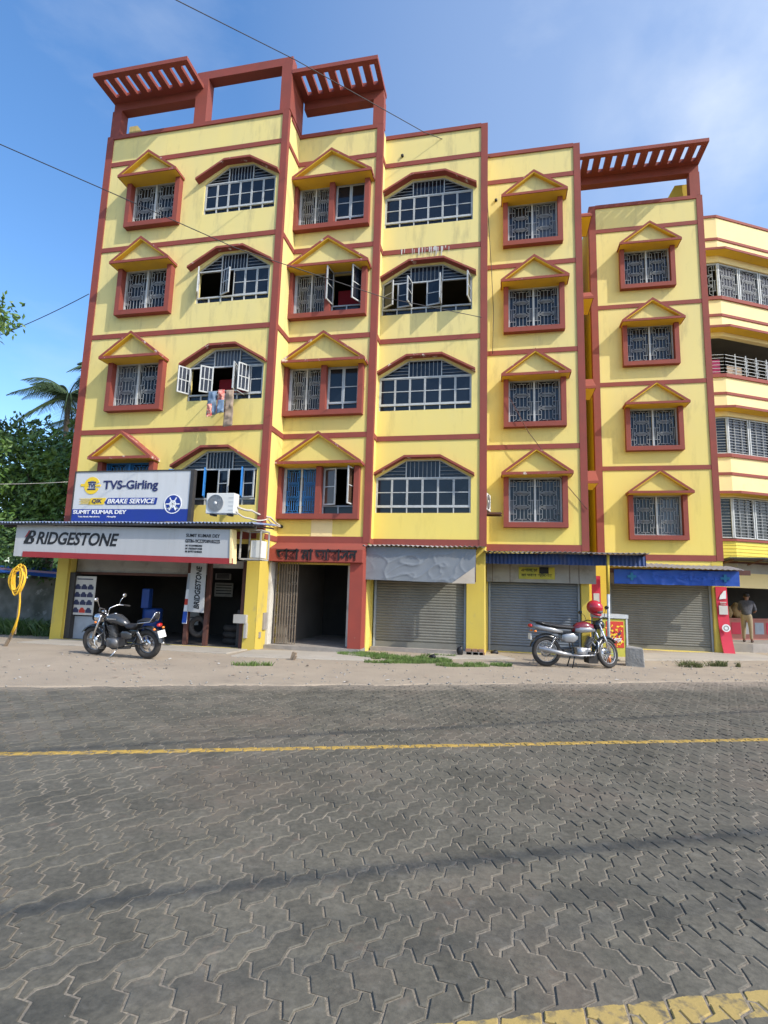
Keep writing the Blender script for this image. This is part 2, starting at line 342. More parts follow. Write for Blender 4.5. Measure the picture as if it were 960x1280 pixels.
# ------------------------------------------------------------------ window prototypes (local: wall plane y=0, z=0 at the floor band, x=0 centre)
def adopt(o, parent, loc):
    o.parent = parent; o.location = loc; return o
def grille_bars(mb, x0, x1, z0, z1, y, t=.014, style=0):
    W, H = x1-x0, z1-z0; X = lambda a: x0+W*a; Zf = lambda a: z0+H*a
    def vb(x, a, b): mb.box(x-t/2, x+t/2, y-t/2, y+t/2, a, b)
    def hb(z, a, b): mb.box(a, b, y-t/2, y+t/2, z-t/2, z+t/2)
    if style == 0:
        for a in (.14, .86): vb(X(a), z0, z1)
        hb(Zf(.015), x0, x1); hb(Zf(.985), x0, x1)
        sq = [(.06, .30), (.38, .62), (.70, .94)]
        for a, b in sq:
            c = .07*W; xa, xb, za, zb = X(.26), X(.74), Zf(a), Zf(b)
            vb(xa, za+c*.6, zb-c*.6); vb(xb, za+c*.6, zb-c*.6); hb(za, xa+c*.6, xb-c*.6); hb(zb, xa+c*.6, xb-c*.6)
            for p, q in (((xa, zb-c*.6), (X(.15), zb+c*.3)), ((xb, zb-c*.6), (X(.85), zb+c*.3)), ((xa, za+c*.6), (X(.15), za-c*.3)), ((xb, za+c*.6), (X(.85), za-c*.3))):
                mb.bar((p[0], y, p[1]), (q[0], y, q[1]), t)
            for f in (.42, .58): vb(X(f), za, zb)
            hb((za+zb)/2, X(.15), xa); hb((za+zb)/2, xb, X(.85))
        for zc in (.34, .66): hb(Zf(zc-.012), X(.15), X(.85)); hb(Zf(zc+.018), X(.15), X(.85))
        for f in (.5,):
            vb(X(f), z0, Zf(.06)); vb(X(f), Zf(.94), z1)
        for zc in (.18, .5, .82): hb(Zf(zc), X(.0), X(.14)); hb(Zf(zc), X(.86), X(1))
        for xa_, xb_ in ((.0, .14), (.86, 1.0)): vb(X((xa_+xb_)/2), Zf(.18), Zf(.5)); vb(X((xa_+xb_)/2), Zf(.82), z1)
    else:                                                                  # plain close bars
        n = max(3, int(W/.1))
        for i in range(n+1): vb(x0+W*i/n, z0, z1)
        for i in range(3): hb(Zf(.1+.4*i), x0, x1)
def sash(parent, x0, x1, z0, z1, y, metal='white_metal', rail=.5, tint='glass', fr=.024, name='casement'):
    mb = MB()
    mb.box(x0, x0+fr, y-.018, y+.018, z0, z1).box(x1-fr, x1, y-.018, y+.018, z0, z1)
    mb.box(x0+fr, x1-fr, y-.016, y+.016, z0, z0+fr).box(x0+fr, x1-fr, y-.016, y+.016, z1-fr, z1)
    if rail: mb.box(x0+fr, x1-fr, y-.014, y+.014, z0+(z1-z0)*rail-.012, z0+(z1-z0)*rail+.012)
    mb.box(x0+fr, x1-fr, y-.002, y+.006, z0+fr, z1-fr, 1)
    return mb.build(name, [metal, tint], parent)
def open_sash(parent, hx, z0, z1, width, ang, y=-.02, metal='white_metal', tint='glass', grid=False, name='casement'):
    """casement hinged at hx, swung outwards by ang degrees (0 = closed towards +x, 180 = towards -x)"""
    mb = MB(); fr = .038; x0, x1 = 0, width
    mb.box(x0, x0+fr, -.018, .018, z0, z1).box(x1-fr, x1, -.018, .018, z0, z1)
    mb.box(x0+fr, x1-fr, -.016, .016, z0, z0+fr).box(x0+fr, x1-fr, -.016, .016, z1-fr, z1)
    mb.box(x0+fr, x1-fr, -.014, .014, (z0+z1)/2-.013, (z0+z1)/2+.013)
    if grid:
        for k in (1, 2): xx = width*k/3; mb.box(xx-.011, xx+.011, -.013, .013, z0+fr, z1-fr)
    mb.box(x0+fr, x1-fr, -.003, .003, z0+fr, z1-fr, 1)
    mb.xf(Matrix.Translation((hx, y, 0)) @ Matrix.Rotation(-R(ang), 4, 'Z'))
    return mb.build(name, [metal, tint], parent)

def canopy(hw, name='window_canopy', peak=2.93, worn='redold', proj=.48, zb=2.10):
    """gabled concrete hood: slab, fascia, two sloping slabs, recessed gable panel and ochre soffit"""
    t = .085; mb = MB()
    mb.box(-hw, hw, -proj, 0, zb+.006, zb+t)
    zs = zb+t
    for s in (-1, 1):
        a, b = (s*hw, zs), (0, peak)
        nx, nz_ = s*(peak-zs), hw; l = math.hypot(nx, nz_); th = .066; ox, oz = -nx/l*th, -nz_/l*th
        p = [(s*(hw+.0), zs-.001), (0, peak), (0, peak-th*l/hw), (s*(hw-th*l/abs(nx)), zs-.001)]
        if s < 0: p = p[::-1]
        mb.prism(p, -proj+.004, -.002)
    o = mb.build(name, worn)
    for s in (-1, 1):
        nx = peak-zs; l = math.hypot(nx, hw); q0 = .068*l/hw; q1 = .092*l/hw; r0 = .068*l/nx; r1 = .092*l/nx
        p = [(s*(hw-r0), zs+.001), (0, peak-q0), (0, peak-q1), (s*(hw-r1), zs+.001)]
        if s < 0: p = p[::-1]
        u_ = MB(); u_.prism(p, -proj+.012, -.004); u_.build('eave_underside', 'soffit', o)
    g = MB(); q = .11; g.prism([(-hw+.12, zs+.001), (hw-.12, zs+.001), (0, peak-.09)], -proj+.15, -proj+.18); g.build('gable_panel', 'yellow', o)
    s_ = MB(); s_.box(-hw+.03, hw-.03, -proj+.025, -.003, zb, zb+.005); s_.build('soffit', 'soffit', o)
    return o
def surround(hw, zb=.59, zt=2.10, m=.15, proj=.2, mull=None, name='window'):
    mb = MB(); mb.box(-hw, hw, -proj, .14, zb, zb+m)
    mb.box(-hw, -hw+m, -proj+.003, .14, zb+m, zt).box(hw-m, hw, -proj+.003, .14, zb+m, zt)
    if mull: mb.box(mull[0], mull[1], -proj+.006, .14, zb+m, zt)
    return mb.build(name, 'red')
def grille_window(metal='white_metal', gy=.02):
    hw = .915; o = surround(hw); a, b, z0, z1 = -hw+.15, hw-.15, .74, 2.10
    f = MB(); f.box(a, a+.05, gy-.02, gy+.06, z0, z1).box(b-.05, b, gy-.02, gy+.06, z0, z1).box(a+.05, b-.05, gy-.018, gy+.05, z0, z0+.035).box(a+.05, b-.05, gy-.018, gy+.05, z1-.03, z1)
    f.box(-.03, .03, gy-.03, gy+.055, z0+.035, z1-.03); f.build('metal_frame', metal, o)
    g = MB(); grille_bars(g, a+.05, -.03, z0+.035, z1-.03, gy); grille_bars(g, .03, b-.05, z0+.035, z1-.03, gy); g.build('grille', 'grille_paint' if metal == 'white_metal' else metal, o)
    for x0, x1 in ((a+.05, -.03), (.03, b-.05)):
        p = MB(); p.box(x0, x1, gy+.05, gy+.056, z0+.035, z1-.03); p.build('pane', 'glass', o)
    return o
def wide_window(metal='white_metal', state='shut'):
    """two bay window: grille on the left, casements on the right"""
    hw = 1.23; o = surround(hw, mull=(-.04, .12)); z0, z1 = .74, 2.10; gy = .02
    a, b = -hw+.15, -.04
    f = MB(); f.box(a, a+.08, gy-.02, gy+.06, z0, z1).box(b-.03, b, gy-.02, gy+.06, z0, z1).box(a+.08, b-.03, gy-.018, gy+.05, z0, z0+.03).box(a+.08, b-.03, gy-.018, gy+.05, z1-.03, z1)
    c = (a+.08+b-.03)/2; f.box(c-.025, c+.025, gy-.025, gy+.055, z0+.03, z1-.03)
    f.build('metal_frame', 'white_metal', o)
    g = MB(); grille_bars(g, a+.08, c-.025, z0+.03, z1-.03, gy); grille_bars(g, c+.025, b-.03, z0+.03, z1-.03, gy); g.build('grille', 'grille_paint' if metal == 'white_metal' else metal, o)
    for x0, x1 in ((a+.08, c-.025), (c+.025, b-.03)):
        p = MB(); p.box(x0, x1, gy+.05, gy+.056, z0+.03, z1-.03); p.build('pane', 'glass', o)
    a, b = .12, hw-.15
    f = MB(); f.box(a, a+.04, gy-.02, gy+.05, z0, z1).box(b-.04, b, gy-.02, gy+.05, z0, z1).box(a+.04, b-.04, gy-.02, gy+.03, z0+.22, z0+.26).box(a+.04, b-.04, gy-.02, gy+.05, z1-.035, z1)
    c = (a+b)/2; f.box(c-.02, c+.02, gy-.022, gy+.04, z0, z0+.22)
    if state == 'shut': f.box(c-.02, c+.02, gy-.024, gy+.04, z0+.26, z1-.035)
    f.build('metal_frame', 'steel_grey', o)
    p = MB(); p.box(a+.04, b-.04, gy+.02, gy+.026, z0, z0+.22); p.build('pane', 'glass', o)
    zz0, zz1 = z0+.26, z1-.04
    if state == 'shut':
        sash(o, a+.04, c-.02, zz0, zz1, gy, rail=.45); sash(o, c+.02, b-.04, zz0, zz1, gy, rail=.45)
    elif state == 'wide':
        open_sash(o, a+.04, zz0, zz1, .42, 100); open_sash(o, b-.03, zz0, zz1, .42, 118)
        cu = MB(); cu.box(a+.05, b-.05, .5, .52, zz0, zz1-.3); cu.build('curtain', 'curtain', o)
    else:
        open_sash(o, a+.04, zz0, zz1, .40, 16, tint='glassbrown'); open_sash(o, b-.03, zz0, zz1, .40, 72+30, tint='glassbrown')
    return o
def arch_window(hw, br, metal='white_metal', opens=(), closed=range(6), tall=2.40, upper='glass'):
    """segment-headed ribbon window: six casements, barred fanlight, bottom lights"""
    z0, z1, z2, z3 = .85, 1.03, 1.87, tall; y = .06; t = .032
    f = MB()
    f.box(-hw, -hw+t, y-.02, y+.04, z0, z2).box(hw-t, hw, y-.02, y+.04, z0, z2)
    f.box(-hw+t, hw-t, y-.03, y+.03, z1-.022, z1+.022).box(-hw, hw, y-.028, y+.03, z2-.02, z2+.02)
    for s in (-1, 1):
        f.bar((s*hw, y, z2+.01), (s*br, y, z3-.015), .03, .03); f.box(s*br-.013, s*br+.013, y-.02, y+.02, z2+.02, z3-.01)
    f.box(-br, br, y-.02, y+.02, z3-.03, z3)
    n = 6; xs = [-hw+t+(2*hw-2*t)*i/n for i in range(n+1)]
    for i in range(1, n): f.box(xs[i]-.016, xs[i]+.016, y-.02, y+.03, z0, z1-.022)
    o = f.build('window', metal)
    g = MB()
    k = 8
    for i in range(1, k): x = -br+2*br*i/k; g.box(x-.007, x+.007, y-.01, y+.004, z2+.02, z3-.03)
    for s in (-1, 1):
        for i in range(1, 5):
            z = z2+(z3-z2)*i/5; xo = hw-(hw-br)*i/5; a, b = sorted((s*br, s*(xo-.02))); g.box(a, b, y-.01, y+.004, z-.005, z+.005)
    g.build('grille', 'grille_paint', o)
    p = MB(); p.prism([(-hw+.01, z2+.02), (hw-.01, z2+.02), (br, z3-.01), (-br, z3-.01)], y+.03, y+.036); p.build('pane', upper, o)
    p = MB(); p.box(-hw+t, hw-t, y+.02, y+.026, z0, z1-.02); p.build('pane', 'glass', o)
    for i in range(n):
        if i in closed: sash(o, xs[i]+.004, xs[i+1]-.004, z1+.024, z2-.022, y, metal=metal, rail=.5)
    for (i, side, ang, grid, *mt_) in opens:
        mk = dict(metal=mt_[0]) if mt_ else {}
        wd = xs[1]-xs[0]-.01
        if side == 'l': open_sash(o, xs[i]+.01, z1+.024, z2-.022, wd, ang, y=y-.05, grid=grid, **mk)
        else: open_sash(o, xs[i+1]-.01, z1+.024, z2-.022, wd, 180-ang, y=y-.05, grid=grid, **mk)
    return o
def arch_hood(hw, br, z_end=1.90, z_top=2.44, th=.065, proj=.22, worn='redold'):
    mb = MB(); P = [(-hw, z_end), (-br, z_top), (br, z_top), (hw, z_end)]
    up_ = [(x, z+th) for x, z in P]
    for i in range(3):
        q = [P[i], P[i+1], up_[i+1], up_[i]]; mb.prism(q, -proj, 0)
    return mb.build('window_hood', worn)

# ------------------------------------------------------------------ the apartment building
bld = tag(empty('apartment_building', (-3, 14.5, 0)), 'five storey yellow apartment block with red bands, gabled window hoods and rooftop pergolas', 'building')
BL = {'A': (-12.5, -6.27, 13.89), 'B': (-6.27, -3.55, 14.9), 'C': (-3.55, -.37, 15.42), 'D': (-.37, 2.5, 16.69), 'E': (3.3, 7.1, 19.83)}
TH = .22
def W(p): return Vector(p)-bld.location
def gable_hole(x): return rect(x-.765, x+.765, .74, 2.10)
def lift(lp, z): return [(x, zz+z) for x, zz in lp]
def arch_hole(x, hw, br): return [(x-hw, .85), (x+hw, .85), (x+hw, 1.88), (x+br, 2.40), (x-br, 2.40), (x-hw, 1.88)]
AX, ACX, BX, CX, DX, EX = -10.55, -7.715, -5.08, -2.15, 1.045, 5.18
holes = {k: [] for k in BL}
for z in LZ[:4]:
    holes['A'] += [lift(gable_hole(AX), z), lift(arch_hole(ACX, 1.165, .40), z)]
    holes['B'] += [rect(BX-1.08, BX-.04, z+.74, z+2.10), rect(BX+.12, BX+1.08, z+.74, z+2.10)]
    holes['C'] += [lift(arch_hole(CX, 1.37, .485), z)]
    holes['D'] += [lift(gable_hole(DX), z)]; holes['E'] += [lift(gable_hole(EX), z)]
holes['A'].append(rect(-12.15, -6.62, 0.02, 2.80)); holes['B'].append(rect(-6.2, -3.98, 0.06, 2.32))
holes['C'].append(rect(-3.52, -.88, .06, 2.5)); holes['D'].append(rect(-.33, 2.28, .02, 2.5)); holes['E'].append(rect(3.6, 6.75, .02, 2.5))
for k, (x0, x1, y) in BL.items():
    polywall('wall', rect(x0, x1, -.05, TOP), holes[k], y, TH, 'yellow', bld)
# side and back walls, floors
mb = MB()
mb.box(-12.5, -12.28, 13.89+TH, 23.5, -.05, TOP); mb.build('wall', 'yellow', bld)
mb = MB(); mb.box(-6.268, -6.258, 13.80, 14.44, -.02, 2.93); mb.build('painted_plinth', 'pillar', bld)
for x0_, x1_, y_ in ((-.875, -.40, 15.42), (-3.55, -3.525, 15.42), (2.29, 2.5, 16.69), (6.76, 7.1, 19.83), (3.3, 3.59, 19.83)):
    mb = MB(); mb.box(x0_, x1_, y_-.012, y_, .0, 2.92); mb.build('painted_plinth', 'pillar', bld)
mb = MB(); mb.box(-6.49, -6.27, 13.89+TH, 14.9, -.05, TOP); mb.box(-6.49, -6.27, 14.9+.002, 23.5, -.05, TOP); mb.build('wall', 'yellow', bld)
mb = MB(); mb.box(-3.77, -3.55, 14.9+TH, 15.42, -.05, TOP); mb.box(-3.77, -3.55, 15.422, 23.5, -.05, TOP); mb.build('wall', 'yellow', bld)
mb = MB(); mb.box(-.59, -.37, 15.42+TH, 16.69, -.05, TOP); mb.box(-.59, -.37, 16.692, 23.5, -.05, TOP); mb.build('wall', 'yellow_deep', bld)  # unseen side, coloured deeper yellow to bounce warm light onto block D
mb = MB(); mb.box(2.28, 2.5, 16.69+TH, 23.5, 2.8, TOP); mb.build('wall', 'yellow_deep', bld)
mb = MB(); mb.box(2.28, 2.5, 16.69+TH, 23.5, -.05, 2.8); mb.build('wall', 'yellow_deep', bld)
mb = MB(); mb.box(3.3, 3.52, 19.83+TH, 24.5, -.05, TOP); mb.build('wall', 'yellow_deep', bld)  # deeper yellow puts the gap's shade and bounced glow into the colour
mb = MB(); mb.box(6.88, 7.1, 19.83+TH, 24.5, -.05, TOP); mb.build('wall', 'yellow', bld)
mb = MB(); mb.box(-12.5, 2.5, 23.5, 23.7, -.05, TOP); mb.box(2.5, 3.3, 23.0, 23.2, -.05, 13.2); mb.box(3.3, 7.1, 24.5, 24.7, -.05, TOP); mb.build('wall', 'yellow', bld)
mb = MB()
for z in LZ:
    for k, (x0, x1, y) in BL.items():
        mb.box(x0+.23, x1-.23, y+TH+.003, 23.4 if k != 'E' else 24.4, z-.12, z+.0)
mb.build('floor_slab', 'roomwall', bld)
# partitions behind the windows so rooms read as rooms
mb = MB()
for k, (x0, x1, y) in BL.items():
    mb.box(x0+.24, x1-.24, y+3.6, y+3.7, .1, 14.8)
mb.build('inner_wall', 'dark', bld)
# bands, stripes, copings
for k, (x0, x1, y) in BL.items():
    s0 = x0+(.20 if k in 'AE' else 0); s1 = x1-.17
    if k == 'D': s1 = x1-.17
    zb0 = 3.10 if k in 'A' else 2.93
    if k in 'AE':
        m_ = MB(); m_.box(x0-.03, s0, y-.035, y-.0, zb0, TOP+.06); m_.box(x0-.03, x0, y, y+.25, zb0, TOP+.06); m_.build('corner_stripe', 'red', bld)
    m_ = MB(); m_.box(s1, x1+.03, y-.035, y, zb0, TOP+.06); m_.box(x1, x1+.03, y, y+.12, zb0, TOP+.06); m_.build('corner_stripe', 'red', bld)
    for i, z in enumerate(LZ):
        hh = .075 if i else .10
        m_ = MB(); m_.box(s0, s1, y-.026, y, z-hh, z+hh); m_.build('floor_band', 'red', bld)
    m_ = MB(); m_.box(s0, s1, y-.045, y+TH+.03, TOP-.06, TOP+.07); m_.build('coping', 'red', bld)
for z in LZ[:]:
    for (x, y0, y1) in ((-6.27, 14.01, 14.87), (-3.55, 15.02, 15.39)):
        m_ = MB(); m_.box(x, x+.026, y0, y1, z-.075, z+.075); m_.build('floor_band', 'red', bld)
m_ = MB(); m_.box(-6.27-TH-.02, -6.24, 14.14, 23.5, TOP-.06, TOP+.07); m_.box(-12.53, -12.26, 14.14, 23.5, TOP-.06, TOP+.07); m_.build('coping', 'red', bld)
# windows
worn = ['redold', 'redold', 'redold', 'redold']
gw = grille_window(); gwb = grille_window('blue_metal'); cn = canopy(1.01, worn='redold'); cnr = canopy(1.01, worn='red')
first = set()
prnd = random.Random(77)
def put(o, loc):
    loc = (loc[0]+prnd.uniform(-.008, .008), loc[1], loc[2]+prnd.uniform(-.012, .012))
    if o.name in first:
        c = copy_tree(o, bld, W(loc))
        if o.name.startswith('window_'): c.rotation_euler.y = R(prnd.uniform(-.45, .45)); c.scale = (1+prnd.uniform(-.012, .012), 1+prnd.uniform(-.04, .04), 1)
        return c
    first.add(o.name); adopt(o, bld, W(loc)); return o
for i, z in enumerate(LZ[:4]):
    for x, y, k in ((AX, 13.89, 'A'), (DX, 16.69, 'D'), (EX, 19.83, 'E')):
        put(gwb if (k == 'A' and i == 0) else gw, (x, y, z))
        put(cnr if k == 'E' else cn, (x-.03 if k == 'A' else x+.04, y, z))
cb = canopy(1.28, peak=3.05)
ww = [wide_window('blue_metal', 'ajar'), wide_window('white_metal', 'shut'), wide_window('white_metal', 'wide')]
for i, z in enumerate(LZ[:4]):
    put(ww[min(i, 2)] if i < 3 else ww[1], (BX, 14.9, z)); put(cb, (BX+.06, 14.9, z))
aw = [arch_window(1.165, .40, closed=(), opens=((0, 'l', 140, True, 'blue_metal'), (1, 'r', 115, True, 'blue_metal'), (3, 'l', 12, False), (4, 'r', 112, True, 'blue_metal'), (5, 'l', 10, False)), upper='glass'),
      arch_window(1.165, .40, closed=(5,), opens=((0, 'l', 125, True), (1, 'r', 38, True), (3, 'r', 100, True), (4, 'r', 55, True))),
      arch_window(1.165, .40, closed=(3, 4, 5), opens=((0, 'l', 60, False), (2, 'l', 24, True))),
      arch_window(1.165, .40)]
cwn = [arch_window(1.37, .485), arch_window(1.37, .485, opens=((0, 'l', 35, False), (1, 'l', 10, False), (2, 'l', 100, False), (3, 'l', 12, False), (4, 'l', 90, False), (5, 'r', 80, False)), closed=())]
ha = arch_hood(1.33, .42); hc = arch_hood(1.47, .52)
for i, z in enumerate(LZ[:4]):
    put(aw[i], (ACX, 13.89, z)); put(ha, (ACX-.06, 13.89, z))
    put(cwn[1] if i == 2 else cwn[0], (CX, 15.42, z)); put(hc, (CX, 15.42, z))
# small side hoods in the gap between the last two blocks
sd = canopy(.55, peak=2.62, worn='red', proj=.5)
sd.rotation_euler = (0, 0, R(90))
for i, z in enumerate([LZ[0], LZ[1], LZ[2], LZ[3]]): put(sd, (2.5, 18.15, z))
# curtains and things glimpsed in the open windows
m_ = MB(); m_.box(-8.2, -7.2, 14.45, 14.47, 6.95, 7.75); m_.build('curtain', 'curtain', bld)
m_ = MB(); m_.box(-1.6, -.8, 15.9, 15.92, 9.9, 10.3); m_.build('curtain', 'curtain', bld)

rs = random.Random(12)
for i in range(26):
    x = CX+rs.gauss(0, .32); h = rs.uniform(.05, .34); wd = rs.uniform(.012, .04); zt = LZ[3]+.07-rs.uniform(0, .05)
    m_ = MB(); m_.prism([(x, zt-h), (x+wd*.6, zt-h*.9), (x+wd, zt), (x-wd*.3, zt)], 15.42-.0305-.0002*i, 15.42-.026); m_.build('lime_run', 'poster', bld)
rv = random.Random(3)
for o in list(col.objects):
    if o.name.startswith('pane') and rv.random() < .14:
        o.material_slots[0].link = 'OBJECT'; o.material_slots[0].material = M['glasscurtain']
# rooftop pergolas: slab with slots, posts and beams
def pergola(x0, x1, y, yf, n, zb=17.28, post=.34, sides=(1, 1), inset=.12, name='pergola'):
    g = empty(name, W((x0, y, TOP)), bld)
    m_ = MB(); t = .13; a, b = yf+.16, y-.22
    m_.box(x0, x1, yf, a, zb, zb+t).box(x0, x1, b, y+.32, zb, zb+t)
    ww_ = (x1-x0)/(n+.45); s = ww_*.42
    xs = [x0]+sum([[x0+ww_*(.32+i+.30), x0+ww_*(.32+i+.30)+s] for i in range(n)], [])+[x1]
    for i in range(0, len(xs), 2): m_.box(xs[i], xs[i+1], a, b, zb, zb+t)
    m_.build('slotted_slab', 'red', g)
    m_ = MB(); m_.box(x0+.04, x1-.02, y-.02, y+.28, zb-.30, zb); m_.build('beam', 'red', g)
    if sides[0]: m_ = MB(); m_.box(x0+.0, x0+post, y-.03, y+.28, TOP+.07, zb-.30); m_.build('post', 'red', g)
    if sides[1]: m_ = MB(); m_.box(x1-post, x1, y-.03, y+.28, TOP+.07, zb-.30); m_.build('post', 'red', g)
    return g
pergola(-12.45, -9.2, 13.89, 12.88, 8, sides=(1, 0))
pergola(-6.22, -3.53, 14.9, 13.85, 7, sides=(0, 1))
pergola(2.56, 7.08, 19.83, 18.75, 11, sides=(0, 1))
g = empty('roof_portal', W((-7.8, 13.89, TOP)), bld)
m_ = MB(); m_.box(-9.46, -9.05, 13.86, 14.2, TOP+.07, 17.62); m_.build('post', 'red', g)
m_ = MB(); m_.box(-6.56, -6.22, 13.86, 14.2, TOP+.07, 17.62); m_.build('post', 'red', g)
m_ = MB(); m_.box(-9.46, -6.22, 13.87, 14.2, 17.62, 17.9); m_.build('beam', 'red', g)
m_ = MB(); m_.box(-6.5, -6.22, 14.2, 14.90, TOP+.07, 17.62); m_.build('side_panel', 'red', g)
m_ = MB(); m_.add([(-12.3, 14.5, TOP), (-11.2, 14.5, TOP), (-12.0, 14.5, 17.0), (-12.3, 14.5, 17.0), (-12.3, 14.7, TOP), (-11.2, 14.7, TOP), (-12.0, 14.7, 17.0), (-12.3, 14.7, 17.0)],
                  [(0, 1, 2, 3), (7, 6, 5, 4), (0, 4, 5, 1), (1, 5, 6, 2), (2, 6, 7, 3), (3, 7, 4, 0)]); m_.build('parapet_fin', 'yellow', bld)
m_ = MB(); m_.add([(6.9, 20.3, TOP), (5.9, 20.3, TOP), (6.4, 20.3, 16.9), (6.9, 20.3, 16.9), (6.9, 20.5, TOP), (5.9, 20.5, TOP), (6.4, 20.5, 16.9), (6.9, 20.5, 16.9)],
                  [(3, 2, 1, 0), (4, 5, 6, 7), (1, 5, 4, 0), (2, 6, 5, 1), (3, 7, 6, 2), (0, 4, 7, 3)]); m_.build('parapet_fin', 'yellow_deep', bld)
# drain spouts
for x, y, z in ((-3.0, 15.42, 15.3), (-.1, 16.69, 14.35)):
    m_ = MB(); m_.tube([(x, y-.06, z), (x, y+.02, z)], .045, 10); m_.build('drain_spout', 'ink', bld)

# --- ground floor of the building
# garage shop room (block A)
m_ = MB(); m_.box(-12.26, -6.5, 13.9, 17.6, -.02, .03); m_.build('shop_floor', mat('oily_shop_floor', (.14, .125, .11), .8, (.07, .065, .06), 1.5, .6), bld)
m_ = MB(); m_.box(-12.27, -12.2, 14.2, 17.6, .03, 2.85).box(-12.2, -6.5, 17.5, 17.6, .03, 2.85).box(-6.56, -6.5, 14.2, 17.5, .03, 2.85).box(-12.2, -6.56, 14.2, 17.5, 2.80, 2.85); m_.build('inner_wall', 'dark', bld)  # near-black lining added, its colour stands in for the garage's deep shade
m_ = MB(); m_.box(-12.15, -7.95, 14.14, 14.2, 1.93, 2.32); m_.build('fascia_board', 'boardgrey', bld)
m_ = MB(); m_.box(-12.15, -8.4, 14.1, 14.2, 1.86, 1.93); m_.build('lintel_beam', 'rust', bld)
m_ = MB(); m_.box(-12.15, -11.98, 13.9, 14.18, .02, 1.9); m_.build('door_jamb', 'blackframe', bld)
m_ = MB(); m_.box(-11.98, -11.28, 14.06, 14.1, .03, .66); m_.build('lower_panel', 'steel_grey', bld)
m_ = MB(); m_.box(-12.52, -12.16, 13.80, 13.89, -.02, 2.75); m_.build('corner_pillar', 'pillar', bld)
m_ = MB(); m_.box(-6.62, -6.262, 13.80, 13.889, -.02, 2.92); m_.build('corner_pillar', 'pillar', bld)
for x in (-8.37, -7.78):
    m_ = MB(); m_.box(x-.055, x+.055, 13.92, 14.03, .02, 2.8); m_.build('steel_post', 'rust', bld)
m_ = MB(); m_.box(-6.75, -6.64, 13.86, 13.95, .0, 2.3); m_.build('door_jamb', 'rust', bld)
m_ = MB(); m_.box(-7.72, -6.75, 14.0, 14.06, 2.12, 2.32); m_.build('lintel_beam', 'boardgrey', bld)
m_ = MB(); m_.box(-6.95, -6.87, 14.1, 14.16, .02, 1.0); m_.build('half_gate', 'blackframe', bld)
# electrical boxes low on the yellow pillar
m_ = MB(); m_.box(-6.85, -6.5, 13.68, 13.86, .68, .9); m_.box(-6.55, -6.48, 13.7, 13.8, .3, .68); m_.build('meter_box', 'boardgrey', bld)
m_ = MB(); m_.box(-6.262, -6.22, 14.2, 14.42, .5, .95); m_.box(-6.262, -6.23, 14.0, 14.1, .3, .45); m_.build('meter_box', 'concrete', bld)
# entrance gate bay (block B)
m_ = MB(); m_.box(-6.24, -3.57, 14.3, 14.9, 2.36, 2.70); m_.build('entrance_lintel', 'redlintel', bld)
m_ = MB(); m_.add([(-6.24, 14.3, 2.702), (-3.57, 14.3, 2.702), (-3.57, 14.898, 2.93), (-6.24, 14.898, 2.93), (-6.24, 14.898, 2.702), (-3.57, 14.898, 2.702)], [(0, 1, 2, 3), (0, 3, 4), (1, 5, 2)]); m_.build('lintel_slope', 'red', bld)
m_ = MB(); m_.box(-3.93, -3.57, 14.42, 14.89, .1, 2.357); m_.build('entrance_pillar', 'redlintel', bld)
m_ = MB(); m_.box(-3.95, -3.55, 14.40, 14.89, -.02, .1); m_.build('pillar_foot', 'concrete', bld)
m_ = MB(); m_.box(-6.262, -6.2, 14.45, 14.9, .02, 2.35); m_.build('whitewashed_jamb', 'whitewash', bld)
m_ = MB(); m_.box(-4.12, -3.97, 14.92, 15.1, .1, 2.3); m_.build('door_jamb', 'whitewash', bld)
m_ = MB(); m_.box(-6.2, -5.95, 15.14, 19.5, .1, 2.8); m_.box(-4.0, -3.8, 15.14, 19.5, .1, 2.8); m_.box(-6.2, -3.8, 15.14, 19.5, 2.5, 2.6); m_.build('corridor_wall', 'roomwall', bld)
m_ = MB(); m_.box(-6.25, -3.6, 14.35, 19.5, -.03, .1); m_.build('entrance_step', 'concrete', bld)
text('lettering', 'তারা মা আবাসন', 'ink', .40, (-6.0, 14.295, 2.42), bld, bold=.012, depth=.012, sx=.86)
m_ = MB()
for j, (xa, xb, za) in enumerate(((-5.1, -4.5, 2.97), )):
    m_.box(-5.25, -4.62, 14.885, 14.898, 2.93, 3.62)
m_.build('bare_cement_patch', 'cream', bld)
# collapsible gate
gt = empty('collapsible_gate', W((-6.0, 14.7, .1)), bld)
for i in range(9):
    x = -6.14+i*.078; m_ = MB(); m_.box(x, x+.022, 14.70, 14.73, .12, 2.33); m_.build('gate_bar', 'grille_rust', gt)
m_ = MB()
for i in range(8):
    x = -6.13+i*.078
    for k in range(7): z = .25+k*.29; m_.bar((x, 14.74, z), (x+.078, 14.74, z+.14), .012); m_.bar((x, 14.745, z+.14), (x+.078, 14.745, z), .012)
m_.build('lattice', 'grille_rust', gt)['kind'] = 'stuff'
